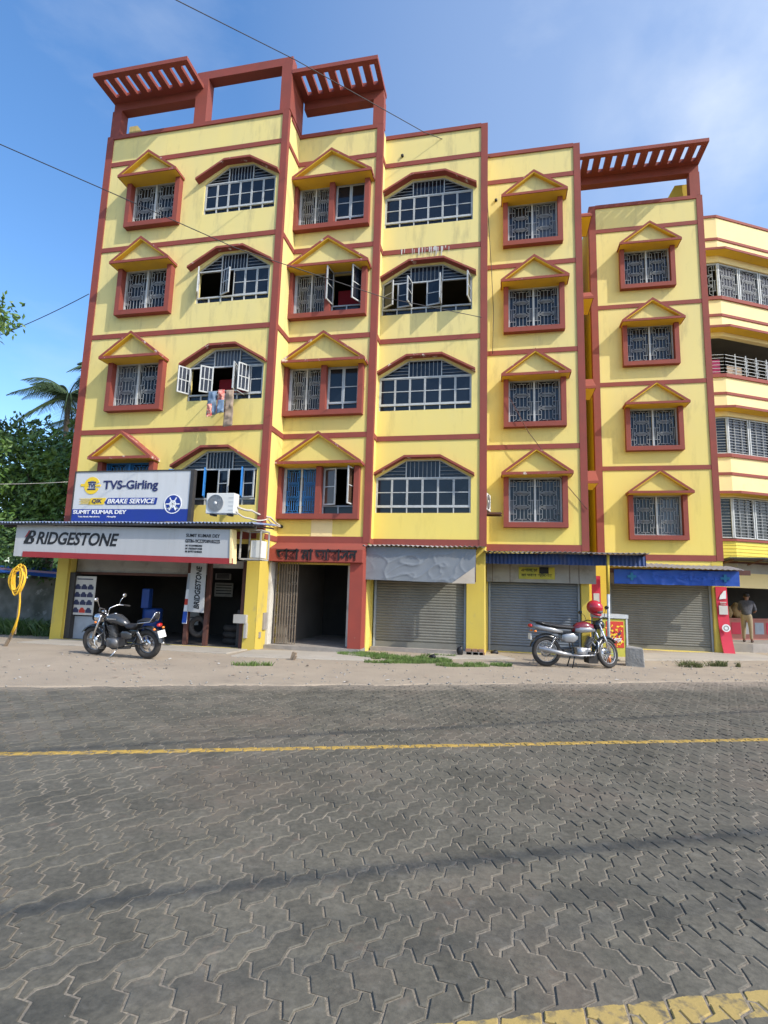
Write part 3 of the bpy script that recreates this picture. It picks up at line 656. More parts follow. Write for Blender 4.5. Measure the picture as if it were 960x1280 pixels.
# roller shutters
def shutter(x0, x1, y, z0, z1, mt, name='roller_shutter'):
    m_ = MB(); p = .076; n = int((z1-z0-.16)/p); vs = []
    prof = [(0, 0), (.014, .2), (.02, .5), (.014, .8), (0, 1.0)]
    zz = z0+.16; rows = []
    for i in range(n):
        for dy, f in prof[:-1]: rows.append((y-dy, zz+(i+f)*p))
    rows.append((y, zz+n*p))
    for yy, z in rows: vs += [(x0, yy, z), (x1, yy, z)]
    m_.add(vs, [(2*i, 2*i+1, 2*i+3, 2*i+2) for i in range(len(rows)-1)])
    o = m_.build(name, mt, bld)
    b = MB(); b.box(x0, x1, y-.03, y+.02, z0, z0+.155); b.build('bottom_rail', mt, o)
    for a, c in ((x0-.06, x0-.002), (x1+.002, x1+.06)): g_ = MB(); g_.box(a, c, y-.06, y+.05, z0, z1+.1); g_.build('guide_rail', 'steel_grey', o)
    b = MB(); b.box(x0-.05, x1+.05, y-.02, y+.4, z1-.02, z1+.55); b.build('shutter_box', 'boardgrey', o)
    return o
shutter(-3.42, -.95, 15.56, .1, 2.05, 'shutter'); shutter(-.25, 2.2, 16.83, .02, 2.1, 'shutterblue'); shutter(3.68, 6.68, 19.97, .0, 2.15, 'shutter')
m_ = MB(); m_.box(-3.5, -.42, 15.28, 15.60, -.03, .1); m_.build('shop_sill', 'concrete', bld)
for i in range(3):
    for j in range(2):
        b = MB(); b.box(-.86+.17*i-.02*j, -.72+.17*i-.02*j, 15.28+.0, 15.40, .01+.085*j, .085+.085*j); b.build('brick', 'brick', bld)

# ------------------------------------------------------------------ corner building on the right
fb = tag(empty('corner_building', (8.05, 21.2, 0)), 'pale yellow building with faceted corner and open balcony at the right edge', 'building')
FA = R(28); FD = Vector((math.cos(FA), math.sin(FA), 0)); FN = Vector((math.sin(FA), -math.cos(FA), 0))
FC = Vector((8.05, 21.2, 0)); FL = 9.0
def fpath(off):      # plan polyline of the two facets pushed outwards by off
    k = math.tan(FA/2)*off
    return [Vector((6.2, 21.2-off, 0)), Vector((8.05+k, 21.2-off, 0)), FC+FD*FL+FN*off]
def fring(mb, off0, off1, z0, z1, mi=0):
    a, b = fpath(off0), fpath(off1)
    for i in range(2):
        q = [a[i], a[i+1], b[i+1], b[i]]
        vs = [(p.x, p.y, z0) for p in q]+[(p.x, p.y, z1) for p in q]
        mb.add(vs, [(0, 1, 2, 3), (7, 6, 5, 4), (0, 4, 5, 1), (1, 5, 6, 2), (2, 6, 7, 3), (3, 7, 4, 0)], mi)
def fpart(name, mt, off0, off1, z0, z1):
    m_ = MB(); fring(m_, off0, off1, z0, z1); o = m_.build(name, mt, fb)
    m = o.modifiers.new('w', 'WELD'); return o
for z0, z1 in ((14.24, 16.05), (9.75, 12.83), (5.4, 6.85), (11.3, 11.45), (3.03, 3.74), (8.3, 8.5), (11.45, 11.5)):
    pass
for z0, z1 in ((14.24, 16.05), (11.30, 12.83), (8.24, 9.83), (5.29, 6.85)): fpart('wall', 'cream', 0, -.2, z0, z1)
fpart('tiled_spandrel', 'yellowtile', 0, -.2, 3.0, 3.74)
for k in range(5): fpart('tile_course', 'yellow_deep', .012, .0, 3.10+k*.12, 3.115+k*.12)
for z in (16.05, 15.12, 12.06, 9.04, 6.07): fpart('band', 'red', .035, 0, z, z+.10)
for z in (12.72, 9.70, 6.72): fpart('sill_band', 'red', .06, 0, z, z+.13)
fpart('sill_band', 'red', .05, 0, 3.72, 3.80)
for z in (14.50, 11.45, 8.42, 5.34):
    fpart('ledge', 'red', .42, 0, z, z+.09); fpart('soffit', 'soffit', .40, 0.0, z-.006, z-.001)
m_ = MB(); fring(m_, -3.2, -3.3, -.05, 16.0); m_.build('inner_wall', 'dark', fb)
m_ = MB()
for z in (3.3, 6.2, 9.3, 12.3, 15.2): fring(m_, -.2, -3.2, z-.15, z)
m_.build('floor_slab', 'roomwall', fb)
m_ = MB(); m_.box(6.2, 6.4, 21.4, 26, -.05, 16); m_.build('wall', 'cream', fb)
# ribbon windows
def fwin(z0, z1, style):
    for seg, (a, b) in enumerate(((Vector((6.9, 21.2, 0)), FC), (FC, FC+FD*FL))):
        d = (b-a).normalized(); ln = (b-a).length; ang = math.atan2(d.y, d.x); n = max(1, int(ln/.95)); wd = ln/n
        for i in range(n):
            m_ = MB(); x0, x1 = .02, wd-.02
            m_.box(x0, x0+.05, -.03, .05, z0, z1).box(x1-.05, x1, -.03, .05, z0, z1).box(x0+.05, x1-.05, -.02, .05, z0, z0+.04).box(x0+.05, x1-.05, -.02, .05, z1-.04, z1)
            mt = Matrix.Translation(a+d*(i*wd)-Vector((-d.y, d.x, 0))*-.08) @ Matrix.Rotation(ang, 4, 'Z')
            m_.xf(mt); o = m_.build('window', 'white_metal', fb)
            g_ = MB()
            if style == 0: grille_bars(g_, x0+.05, x1-.05, z0+.04, z1-.04, 0, t=.014)
            else:
                k = 13
                for j in range(1, k): zz = z0+(z1-z0)*j/k; g_.box(x0+.05, x1-.05, -.012, 0, zz-.008, zz+.008)
                for j in (1, 2): xx = x0+(x1-x0)*j/3; g_.box(xx-.01, xx+.01, -.014, .002, z0, z1)
            g_.xf(mt); g_.build('grille', 'grille_paint', o)
            if not (style == 0 and seg == 0 ):
                p_ = MB(); p_.box(x0+.05, x1-.05, .03, .036, z0+.04, z1-.04).xf(mt); p_.build('pane', 'glass', o)
fwin(12.85, 14.22, 0); fwin(6.87, 8.22, 1); fwin(3.84, 5.27, 1)
# balcony railing
m_ = MB()
for seg, (a, b) in enumerate(((Vector((6.9, 21.2, 0)), FC), (FC, FC+FD*FL))):
    for k in range(6):
        z = 9.92+k*.13; m_.bar((a.x, a.y-.0, z), (b.x, b.y, z), .015)
    n = int((b-a).length/.5)
    for i in range(n+1): p = a.lerp(b, i/n); m_.bar((p.x, p.y, 9.83), (p.x, p.y, 10.66), .03)
m_.build('balcony_railing', 'white_metal', fb)
rl = fb
for i in range(8):
    p = FC+FD*(1.0+i*.5); q = MB()
    for k in range(4):
        q.tube([(p.x+FD.x*.09*math.cos(a_*.7), p.y+FD.y*.09*math.cos(a_*.7)-.01, 9.98+k*.16+.07*math.sin(a_*.7)) for a_ in range(9)], .009, 4, closed=True)
    q.build('scroll_ornament', 'white_metal', fb)
m_ = MB(); m_.box(7.2, 8.0, 21.5, 21.52, 9.86, 10.5); m_.build('curtain', mat('magenta_cloth', (.30, .03, .10), .9), fb)
m_ = MB(); m_.bar((8.3, 21.7, 10.1), (8.9, 22.0, 10.1), .03, .45); m_.build('hanging_sheet', 'clothbeige', fb)
# ground floor shop front
for z0, z1, mt, nm in ((2.12, 2.62, 'cream', 'fascia_board'), (2.62, 2.95, 'boardgrey', 'shutter_box')): fpart(nm, mt, .0, -.15, z0, z1)
fpart('lintel_beam', 'rust', .03, 0, 2.95, 3.03)
m_ = MB(); fring(m_, .5, -3.2, -.02, .28); m_.build('shop_plinth', 'concrete', fb)
m_ = MB(); m_.box(7.0, 7.4, 21.2, 21.5, .28, 2.12); m_.build('pillar', 'cream', fb)
m_ = MB(); m_.add([tuple(p) for p in (fpath(0)[0], fpath(0)[1], fpath(0)[2])]+[(13, 30, 0), (6.2, 30, 0)], [(0, 1, 2, 3, 4)]); m_.v = [(x, y, 15.3) for x, y, z in m_.v]; m_.build('roof', 'concrete', fb)

awn = tag(empty('shop_awning', (9.2, 21.0, 3.0)), 'thin dark sheet awning above the open shop at the right edge', 'awning')
m_ = MB(); fring(m_, 1.3, .05, 3.03, 3.07); m_.v = [(max(x, 7.35), y, z) for x, y, z in m_.v]; m_.build('sheet', 'blackframe', awn)
m_ = MB()
for p in (fpath(1.2)[0]+Vector((1.3, 0, 0)), fpath(1.2)[1], fpath(1.2)[2]): q = p+Vector((0, 1.15, 0)); m_.bar((p.x, p.y, 3.0), (q.x, q.y, 2.9), .04)
m_.build('bracket', 'rust', awn)

# ------------------------------------------------------------------ ground, road, paving
m_ = MB(); S = 900
m_.add([(-S, -S, -.09), (S, -S, -.09), (S, S, -.09), (-S, S, -.09)], [(0, 1, 2, 3)])
tag(m_.build('ground', mat('far_ground', (.16, .14, .10), .95, (.10, .12, .06), .05, .5)), kind='structure')
EDGE = [(-60, -16.5), (-30, -2.9), (-7.43, 7.30), (-5.38, 8.28), (-1.98, 9.78), (1.12, 11.2), (5.57, 13.42), (12, 16.9), (30, 26), (60, 41)]
RA = R(22); RU = Vector((math.cos(RA), math.sin(RA), 0)); RW = Vector((-math.sin(RA), math.cos(RA), 0))
def edge_y(x):
    for (a, b), (c, d) in zip(EDGE, EDGE[1:]):
        if a <= x <= c: return b+(d-b)*(x-a)/(c-a)
    return 0
# verge: fine sheet with uneven surface, from the road edge to the shops
vs = []; fs = []; nx, ny = 420, 60
for j in range(ny+1):
    for i in range(nx+1):
        x = -24+48*i/nx; ye = edge_y(x)+mn.noise(Vector((x*1.3, 3, 0)))*.16+mn.noise(Vector((x*6, 8, 0)))*.06; t = (j/ny)**1.6; y = ye+(27-ye)*t
        z = -.004+.012*mn.noise(Vector((x*.8, y*.8, 1)))+.006*mn.noise(Vector((x*4, y*4, 2)))
        if j == 0: z = -.05
        if j == 1: z -= .008
        vs.append((x, y, z))
for j in range(ny):
    for i in range(nx): a = j*(nx+1)+i; fs.append((a, a+1, a+nx+2, a+nx+1))
m_ = MB(); m_.add(vs, fs, 0, True)
M['verge'] = mat('dusty_verge', (.37, .305, .225), .95, (.29, .24, .18), .9, .5, .9, 45, c3=(.21, .175, .135), s3=1.9, a3=(.56, .85))
tag(m_.build('verge', M['verge']), kind='structure')
# verge extension far left/right
m_ = MB()
m_.add([(-60, -16.5, -.02), (-24, edge_y(-24), -.02), (-24, 27, -.02), (-60, 27, -.02)], [(0, 1, 2, 3)]); m_.add([(24, edge_y(24), -.02), (60, 41, -.02), (60, 60, -.02), (24, 27, -.02)], [(0, 1, 2, 3)])
tag(m_.build('verge', M['verge']), kind='structure')
# concrete aprons
apr = [((-6.3, 13.8), (-6.15, 12.3), (-2.9, 12.9), (-3.35, 14.4)), ((-1.9, 15.2), (-1.5, 14.1), (.4, 14.9), (-.1, 15.9)), ((-12.3, 13.85), (-12.4, 12.6), (-6.5, 12.75), (-6.45, 13.8)), ((2.6, 17.5), (2.9, 15.9), (8.2, 18.4), (8.0, 20.6))]
for q in apr:
    m_ = MB(); n = len(q); m_.add([(x, y, .02) for x, y in q]+[(x, y, -.04) for x, y in q], [tuple(range(n))]+[(i, i+n, (i+1) % n+n, (i+1) % n) for i in range(n)])
    o = m_.build('pavement_slab', mat('worn_apron_concrete', (.40, .36, .30), .9, (.31, .28, .23), 1.1, .6, .4, 35, c3=(.2, .18, .15), s3=1.8, a3=(.58, .8)), bevel=.01); tag(o, kind='structure')

def paver_mat(name, stuff):
    m = bpy.data.materials.new(name); m.use_nodes = True; n = m.node_tree; b = n.nodes['Principled BSDF']; l = n.links
    g = n.nodes.new('ShaderNodeNewGeometry')
    def noise(s, d, st=None):
        t = n.nodes.new('ShaderNodeTexNoise'); t.inputs['Scale'].default_value = s; t.inputs['Detail'].default_value = d; t.inputs['Roughness'].default_value = .62
        l.new(g.outputs['Position'], t.inputs['Vector']); return t.outputs[0]
    def ramp(src, p0, p1, c0, c1):
        r = n.nodes.new('ShaderNodeValToRGB'); r.color_ramp.elements[0].position = p0; r.color_ramp.elements[1].position = p1
        r.color_ramp.elements[0].color = (*c0, 1); r.color_ramp.elements[1].color = (*c1, 1); l.new(src, r.inputs[0]); return r.outputs[0]
    def mixc(f, a, c):
        x = n.nodes.new('ShaderNodeMixRGB')
        for i, v in enumerate((f, a, c)):
            if isinstance(v, (tuple, float)): x.inputs[i].default_value = (*v, 1) if isinstance(v, tuple) else v
            else: l.new(v, x.inputs[i])
        return x.outputs[0]
    def math_(op, a, c=0.0, d=None):
        x = n.nodes.new('ShaderNodeMath'); x.operation = op
        for i, v in enumerate((a, c) if d is None else (a, c, d)):
            if isinstance(v, (int, float)): x.inputs[i].default_value = v
            else: l.new(v, x.inputs[i])
        return x.outputs[0]
    base = ramp(noise(1.1, 6), .3, .72, (.083, .079, .062), (.140, .131, .105))
    fine = ramp(noise(30, 9), .30, .72, (.66, .66, .66), (1.22, 1.20, 1.17))
    x = n.nodes.new('ShaderNodeMixRGB'); x.blend_type = 'MULTIPLY'; x.inputs[0].default_value = 1; l.new(base, x.inputs[1]); l.new(fine, x.inputs[2]); c = x.outputs[0]
    # per paver tone
    if stuff: at = n.nodes.new('ShaderNodeAttribute'); at.attribute_name = 'tone'; rnd = at.outputs['Fac']
    else: oi = n.nodes.new('ShaderNodeObjectInfo'); rnd = oi.outputs['Random']
    tv = ramp(rnd, 0, 1, (.84, .84, .84), (1.14, 1.13, 1.11))
    x = n.nodes.new('ShaderNodeMixRGB'); x.blend_type = 'MULTIPLY'; x.inputs[0].default_value = 1; l.new(c, x.inputs[1]); l.new(tv, x.inputs[2]); c = x.outputs[0]
    c = mixc(ramp(noise(2.6, 9), .66, .80, (0, 0, 0), (.55, .55, .55)), c, (.30, .285, .26))        # chalky wear
    c = mixc(ramp(noise(6.5, 4), .70, .76, (0, 0, 0), (.8, .8, .8)), c, (.065, .062, .058))        # oil spots
    c = mixc(ramp(noise(.55, 5), .5, .75, (0, 0, 0), (.55, .55, .55)), c, (.155, .112, .08))
    c = mixc(ramp(noise(19, 3), .735, .765, (0, 0, 0), (.7, .7, .7)), c, (.42, .38, .31))
    c = mixc(ramp(noise(4.2, 6), .62, .76, (0, 0, 0), (.45, .45, .45)), c, (.21, .135, .095))            # brown dust
    c = mixc(ramp(noise(8.5, 9), .56, .74, (0, 0, 0), (.5, .5, .5)), c, (.205, .19, .155))
    c = mixc(ramp(noise(1.9, 9), .60, .75, (0, 0, 0), (.5, .5, .5)), c, (.062, .06, .05))
    # road paint, in metres across the road
    sep = n.nodes.new('ShaderNodeSeparateXYZ'); l.new(g.outputs['Position'], sep.inputs[0])
    across = math_('ADD', math_('MULTIPLY', sep.outputs[0], RW.x), math_('MULTIPLY', sep.outputs[1], RW.y))
    wob = math_('MULTIPLY_ADD', noise(9, 5), .05, -.025)
    across = math_('ADD', across, wob)
    c = mixc(ramp(math_('ADD', across, math_('MULTIPLY', noise(2.2, 6), 1.6)), 9.6/12, 10.9/12, (0, 0, 0), (1, 1, 1)), c, (.33, .28, .22)) if False else c
    edge = n.nodes.new('ShaderNodeMapRange'); edge.inputs[1].default_value = 9.9; edge.inputs[2].default_value = 11.2; l.new(math_('ADD', across, math_('MULTIPLY', noise(1.6, 7), 1.6)), edge.inputs[0]); c = mixc(edge.outputs[0], c, (.30, .25, .195))
    for cen, hw in ((5.965, .06), (2.175, .066)):
        dd = math_('ABSOLUTE', math_('SUBTRACT', across, cen)); msk = math_('LESS_THAN', dd, hw)
        wear = ramp(noise(14, 8), .36, .50, (.1, .1, .1), (.95, .95, .95))
        c = mixc(math_('MULTIPLY', msk, wear), c, (.38, .275, .09) if cen < 3 else (.40, .26, .055))
    nz_ = n.nodes.new('ShaderNodeVectorMath'); 
    l.new(c, b.inputs['Base Color']); b.inputs['Roughness'].default_value = .72; b.inputs['Specular IOR Level'].default_value = .35
    bp = n.nodes.new('ShaderNodeBump'); bp.inputs['Strength'].default_value = .55; bp.inputs['Distance'].default_value = .006
    l.new(noise(55, 7), bp.inputs['Height']); l.new(bp.outputs[0], b.inputs['Normal'])
    return m
PVS, PVO = paver_mat('paver_concrete', True), paver_mat('paver_concrete_single', False)
# road bed: sandy joints show between the pavers
m_ = MB(); pts = [(x, y) for x, y in EDGE]
n = len(pts); lo = [(x+2.4*3, y-12.5) for x, y in pts]
vs = [(x, y+.25, -.0185) for x, y in pts]+[(x, y, -.0185) for x, y in lo]
m_.add(vs, [(i, i+n, i+n+1, i+1) for i in range(n-1)])
road = tag(m_.build('road', mat('sandy_joint_filling', (.27, .235, .18), .95, (.17, .145, .11), 2, .6, .6, 60)), kind='structure')
# zigzag pavers in herringbone; e1/e2 are the two paver axes on the ground
e1 = Vector((.1074, -.094)); e2 = Vector((.0567, .160)); O0 = Vector((.02, .05))
def Pg(u, v): return O0+e1*u+e2*v
AM = .135
def wav(k):  # one unit edge as an S curve, antisymmetric
    return [(0, 0), (.27, AM), (.73, -AM)][k]
def outline(L_, V):
    pts = []
    nu, nv = (2, 1) if not V else (1, 2)
    for i in range(nu):
        for k in range(3): a, b = wav(k); pts.append((i+a, b))
    for i in range(nv):
        for k in range(3): a, b = wav(k); pts.append((nu-b, i+a))
    for i in range(nu):
        for k in range(3): a, b = wav(k); pts.append((nu-i-a, nv-b))
    for i in range(nv):
        for k in range(3): a, b = wav(k); pts.append((b, nv-i-a))
    return pts
def inset(pts, d, c):
    n = len(pts); o = []
    for i in range(n):
        p, a, b = Vector(pts[i]), Vector(pts[i-1]), Vector(pts[(i+1) % n])
        e = (p-a).normalized(); f = (b-p).normalized(); nn = Vector((-e.y-f.y, e.x+f.x)); nn.normalize()
        s = max(.5, math.sqrt(max(.01, (1+e.dot(f))/2))); o.append(p+nn*d/s)
    return o
def paver_mesh(V):
    cen = Vector((.5, 1)) if V else Vector((1, .5))
    pts = [e1*(u-cen.x)+e2*(v-cen.y) for u, v in outline(2, V)]
    a = inset(pts, .0052, None); b = inset(pts, .0095, None); n = len(pts)
    vs = [(p.x, p.y, -.026) for p in a]+[(p.x, p.y, -.0045) for p in a]+[(p.x, p.y, 0) for p in b]
    fs = [tuple(range(2*n, 3*n))]
    for r in range(2): fs += [(r*n+i, r*n+(i+1) % n, (r+1)*n+(i+1) % n, (r+1)*n+i) for i in range(n)]
    return vs, fs, cen
PM = {}
for V in (0, 1):
    vs, fs, cen = paver_mesh(V); m_ = MB(); m_.add(vs, fs); PM[V] = (vs, fs, cen, m_.data('paver', PVO))
cells = []
for i in range(-140, 150):
    for j in range(-140, 150):
        for V in (0, 1):
            # herringbone: lattice generated by (1,1) and (2,-2); H at (0,0), V at (0,-... ) fills the rest
            u0, v0 = (i+2*j, i-2*j) if not V else (i+2*j+2, i-2*j-1)
            cx, cy, = Pg(u0+PM[V][2].x, v0+PM[V][2].y)
            if cy < -1.5 or cy > edge_y(cx)+.02 or abs(cx) > 22: continue
            if cy < .3*abs(cx)-3.5: continue
            if cy < -.6 and abs(cx) > 4: continue
            p = Vector((cx, cy, -EYE)); zc = p.dot(fwd)
            vis = zc > .3 and abs(690.29*p.dot(rgt)/zc) < 490 and abs(690.29*p.dot(up)/zc) < 650
            cells.append((0 if vis else 1, p.length, cx, cy, V))
cells.sort()
vs_, fs_, tone = [], [], []
for k, (nv_, dist, cx, cy, V) in enumerate(cells):
    z = -.012+random.uniform(-.0022, .0022)+.004*mn.noise(Vector((cx*.7, cy*.7, 0))); tx, ty = random.gauss(0, .010), random.gauss(0, .010)
    if k < 300:
        o = bpy.data.objects.new('paver', PM[V][3]); col.objects.link(o); o.parent = road; o.location = (cx, cy, z); o.rotation_euler = (tx*.7, ty*.7, random.gauss(0, .006))
    else:
        b = len(vs_); vv, ff = PM[V][0], PM[V][1]
        vs_ += [(cx+x, cy+y, z+h+tx*y-ty*x) for x, y, h in vv]
        fs_ += [tuple(q+b for q in f) for f in ff]; tone += [random.random()]*len(vv)
me = bpy.data.meshes.new('paving'); me.from_pydata(vs_, [], fs_); me.materials.append(PVS)
at = me.attributes.new('tone', 'FLOAT', 'POINT'); at.data.foreach_set('value', tone); me.update()
o = bpy.data.objects.new('paving', me); col.objects.link(o); o.parent = road; o['kind'] = 'stuff'

# grass patches, weeds
def blades(name, areas, mt, n, h, label=None):
    m_ = MB()
    for (cx, cy, rx, ry, ang) in areas:
        for i in range(int(n*rx*ry*3.14)):
            a = random.uniform(0, 6.283); r = math.sqrt(random.random()); lx, ly = rx*r*math.cos(a), ry*r*math.sin(a)
            if mn.noise(Vector((lx*3+cx, ly*3+cy, 5)))+.35*(1-r) < -.05: continue
            x = cx+lx*math.cos(ang)-ly*math.sin(ang); y = cy+lx*math.sin(ang)+ly*math.cos(ang)
            hh = h*random.uniform(.4, 1.15); b = random.uniform(0, 6.28); wx, wy = .008*math.cos(b), .008*math.sin(b); dx, dy = random.gauss(0, hh*.45), random.gauss(0, hh*.45)
            m_.add([(x-wx, y-wy, -.01), (x+wx, y+wy, -.01), (x+dx*.5+wx*.6, y+dy*.5+wy*.6, hh*.6), (x+dx, y+dy, hh)], [(0, 1, 2), (0, 2, 3)])
    o = m_.build(name, mt); tag(o, label, kind='stuff'); o['category'] = 'grass'; return o
blades('grass', [(-3.3, 14.1, .75, .45, .3), (-2.5, 13.8, 1.0, .42, .1), (-1.75, 13.6, .8, .4, .4), (-.55, 13.15, 1.0, .26, .42), (-2.2, 12.95, .9, .18, .4), (-1.5, 14.7, .5, .1, .2)], 'grass', 2600, .075, 'low green grass growing in front of the shop with the silver tarpaulin')
blades('grass', [(-5.05, 11.1, .42, .16, .3)], 'grass', 2600, .09, 'small tuft of grass on the verge right of the black cruiser motorcycle')
blades('weeds', [(4.7, 15.45, .36, .24, .5), (5.5, 15.7, .5, .2, .5)], 'drygrass', 3200, .14, 'wilted green weeds lying on the verge in front of the right shutter')
# pebbles and litter
m_ = MB()
for i in range(700):
    x = random.uniform(-11, 10); y = edge_y(x)+random.random()**1.5*5
    if y > 13.2 and x < -6: continue
    s = random.uniform(.006, .022); m_.blob((x, y, s*.2), (s*1.3, s, s*.7), 0, 5, 3, .5, i)
tag(m_.build('gravel', 'stone'), 'scattered small stones and grit on the dusty verge', 'gravel', kind='stuff')
m_ = MB(); lr = random.Random(21)
for i in range(150):
    x = lr.uniform(-11.5, 9); y = edge_y(x)+.15+lr.random()*4.6; s_ = lr.uniform(.02, .06); a = lr.uniform(0, 3.1); c_, d_ = math.cos(a)*s_, math.sin(a)*s_
    if x < -6 and y > 13.4: continue
    m_.add([(x-c_, y-d_, .012), (x+d_*.6, y-c_*.6, .018), (x+c_, y+d_, .014+lr.random()*.02), (x-d_*.6, y+c_*.6, .02)], [(0, 1, 2, 3)], lr.choice([0, 0, 1, 2]))
tag(m_.build('litter', ['clothbeige', 'poster', 'bark']), 'dry leaves and paper scraps scattered over the verge', 'litter', kind='stuff')
def rock(name, loc, r, lab, mt='stone', cat='stone'):
    m_ = MB(); m_.blob((loc[0], loc[1], r[2]*.7), r, 0, 10, 7, .6, loc[0]); tag(m_.build(name, mt, org=None), lab, cat); return
rock('burnt_stump', (-1.6, 13.85, 0), (.09, .08, .08), 'charred black stump in the grass before the silver tarpaulin shop', 'ink', 'stump')
rock('black_bag', (-1.02, 15.12, 0), (.09, .08, .15), 'black plastic bag at the foot of the left shutter guide', 'ink', 'bag')
rock('black_bag', (-.12, 16.0, 0), (.12, .08, .06), 'flat black bundle at the lower left corner of the bluish shutter', 'ink', 'bag')
m_ = MB(); m_.bar((-4.65, 12.35, 0), (-4.6, 12.35, .17), .09).bar((-4.6, 12.3, .0), (-4.55, 12.3, .1), .05); tag(m_.build('broken_stake', 'wood'), 'short broken wooden stake in the verge before the entrance', 'stake')
# concrete block by the kiosk
m_ = MB(); m_.add([(3.0, 14.75, -.02), (3.42, 14.62, -.02), (3.5, 15.1, -.02), (3.15, 15.2, -.02), (3.02, 14.77, .45), (3.40, 14.65, .43), (3.48, 15.1, .42), (3.15, 15.18, .46)],
   [(3, 2, 1, 0), (4, 5, 6, 7), (0, 1, 5, 4), (1, 2, 6, 5), (2, 3, 7, 6), (3, 0, 4, 7)])
o = m_.build('concrete_block', 'stone', bevel=.02); tag(o, 'rough grey concrete block standing beside the poster kiosk', 'block')

# ------------------------------------------------------------------ shop signs over the garage shop
def textfit(name, s, mt, x0, z0, w_, h_, y, parent, bold=0, shear=0, rot=0, depth=.004, space=1):
    o = text(name, s, mt, 1, (0, 0, 0), None, bold=bold, shear=shear, depth=depth, space=space)
    xs = [v.co.x for v in o.data.vertices]; zs = [v.co.z for v in o.data.vertices]
    sx, sz = w_/(max(xs)-min(xs)), h_/(max(zs)-min(zs))
    for v in o.data.vertices: v.co.x = (v.co.x-min(xs))*sx; v.co.z = (v.co.z-min(zs))*sz
    o.data.transform(Matrix.Rotation(R(rot), 4, 'Y'))
    og = wloc(parent); o.data.transform(Matrix.Translation(Vector((x0, y, z0))-og)); o.parent = parent; return o
sg = tag(empty('shop_sign', (-9.6, 12.6, 2.2)), 'long white shop sign with black slanted letters and a red lower edge', 'sign')
m_ = MB(); P = [(-12.86, 2.27), (-6.44, 2.18), (-6.50, 3.025), (-12.86, 3.125)]
m_.prism(P, 12.60, 12.82); m_.build('sign_box', 'signwhite', sg)
m_ = MB(); m_.prism([(-12.55, 2.25), (-6.42, 2.165), (-6.425, 2.31), (-12.55, 2.40)], 12.575, 12.598); m_.build('red_strip', 'signred', sg)
m_ = MB(); m_.prism([(-6.50, 2.19), (-6.435, 2.185), (-6.49, 3.03), (-6.545, 3.03)], 12.57, 12.82); m_.build('edge_trim', 'cream', sg)
textfit('lettering', 'RIDGESTONE', 'ink', -12.18, 2.60, 2.5, .34, 12.596, sg, bold=.024, shear=.22, rot=.85, space=.98)
m_ = MB()   # the slanted initial with its red wedge
bx, bz = -12.58, 2.575
m_.prism([(bx, bz+.08), (bx+.12, bz+.02), (bx+.24, bz+.38), (bx+.18, bz+.38)], 12.592, 12.598)
m_.prism([(bx+.0, bz+.03), (bx+.26, bz+.03), (bx+.33, bz+.10), (bx+.33, bz+.17), (bx+.27, bz+.21), (bx+.06, bz+.21), (bx+.05, bz+.17), (bx+.22, bz+.17), (bx+.24, bz+.08), (bx+.02, bz+.08)], 12.590, 12.598)
m_.prism([(bx+.13, bz+.21), (bx+.28, bz+.21), (bx+.36, bz+.27), (bx+.36, bz+.35), (bx+.30, bz+.39), (bx+.19, bz+.39), (bx+.18, bz+.35), (bx+.28, bz+.34), (bx+.29, bz+.25), (bx+.14, bz+.25)], 12.588, 12.598)
m_.build('lettering', 'ink', sg)
m_ = MB(); m_.prism([(bx+.02, bz+.20), (bx+.13, bz+.39), (bx+.17, bz+.39), (bx+.09, bz+.23)], 12.592, 12.598); m_.build('red_wedge', 'signred', sg)
textfit('lettering', 'SUMIT KUMAR DEY', 'ink', -7.75, 2.83, .93, .085, 12.596, sg, bold=.02, rot=.85)
textfit('lettering', 'GSTIN-19CZZPD8910G2ZS', 'ink', -7.76, 2.69, .95, .085, 12.596, sg, bold=.02, rot=.85)
for i, t_ in enumerate(('M 9733980302', 'M 7550691428', 'M 8797104025')):
    textfit('lettering', t_, 'ink', -7.74, 2.59-.075*i, .46, .05, 12.596, sg, bold=.02, rot=.85)

bs = tag(empty('billboard', (-9.9, 13.2, 3.3)), 'blue and white brake service billboard standing on the shop roof', 'sign')
BX0, BX1, BZ0, BZ1 = -11.70, -8.12, 3.30, 4.69
def bp(px, py): return BX0+(px-258)/(657-258)*(BX1-BX0), BZ1-(py-110)/(283-110)*(BZ1-BZ0)
m_ = MB(); m_.box(BX0, BX1, 13.2, 13.24, BZ0, BZ1); m_.build('board', mat('billboard_white', (.56, .575, .58), .5, (.50, .51, .51), 1.5, .6, c3=(.36, .34, .29), s3=1.3, a3=(.58, .9), stretch=(2.5, 1, .25)), bs)
m_ = MB(); m_.box(BX0, BX1, 13.192, 13.198, BZ0, bp(0, 241)[1]); m_.build('blue_panel', 'signblue', bs)
m_ = MB(); m_.box(BX0-.03, BX0, 13.18, 13.3, BZ0, BZ1+.03).box(BX1, BX1+.10, 13.18, 13.32, BZ0-.02, BZ1+.03).box(BX0, BX1, 13.18, 13.3, BZ1, BZ1+.03); m_.build('frame', 'blackframe', bs)
m_ = MB()
for x in (-11.3, -9.9, -8.4): m_.bar((x, 13.27, 3.2), (x, 13.27, 4.6), .05); m_.bar((x, 13.27, 4.3), (x, 13.85, 3.4), .04)
m_.build('support', 'rust', bs)
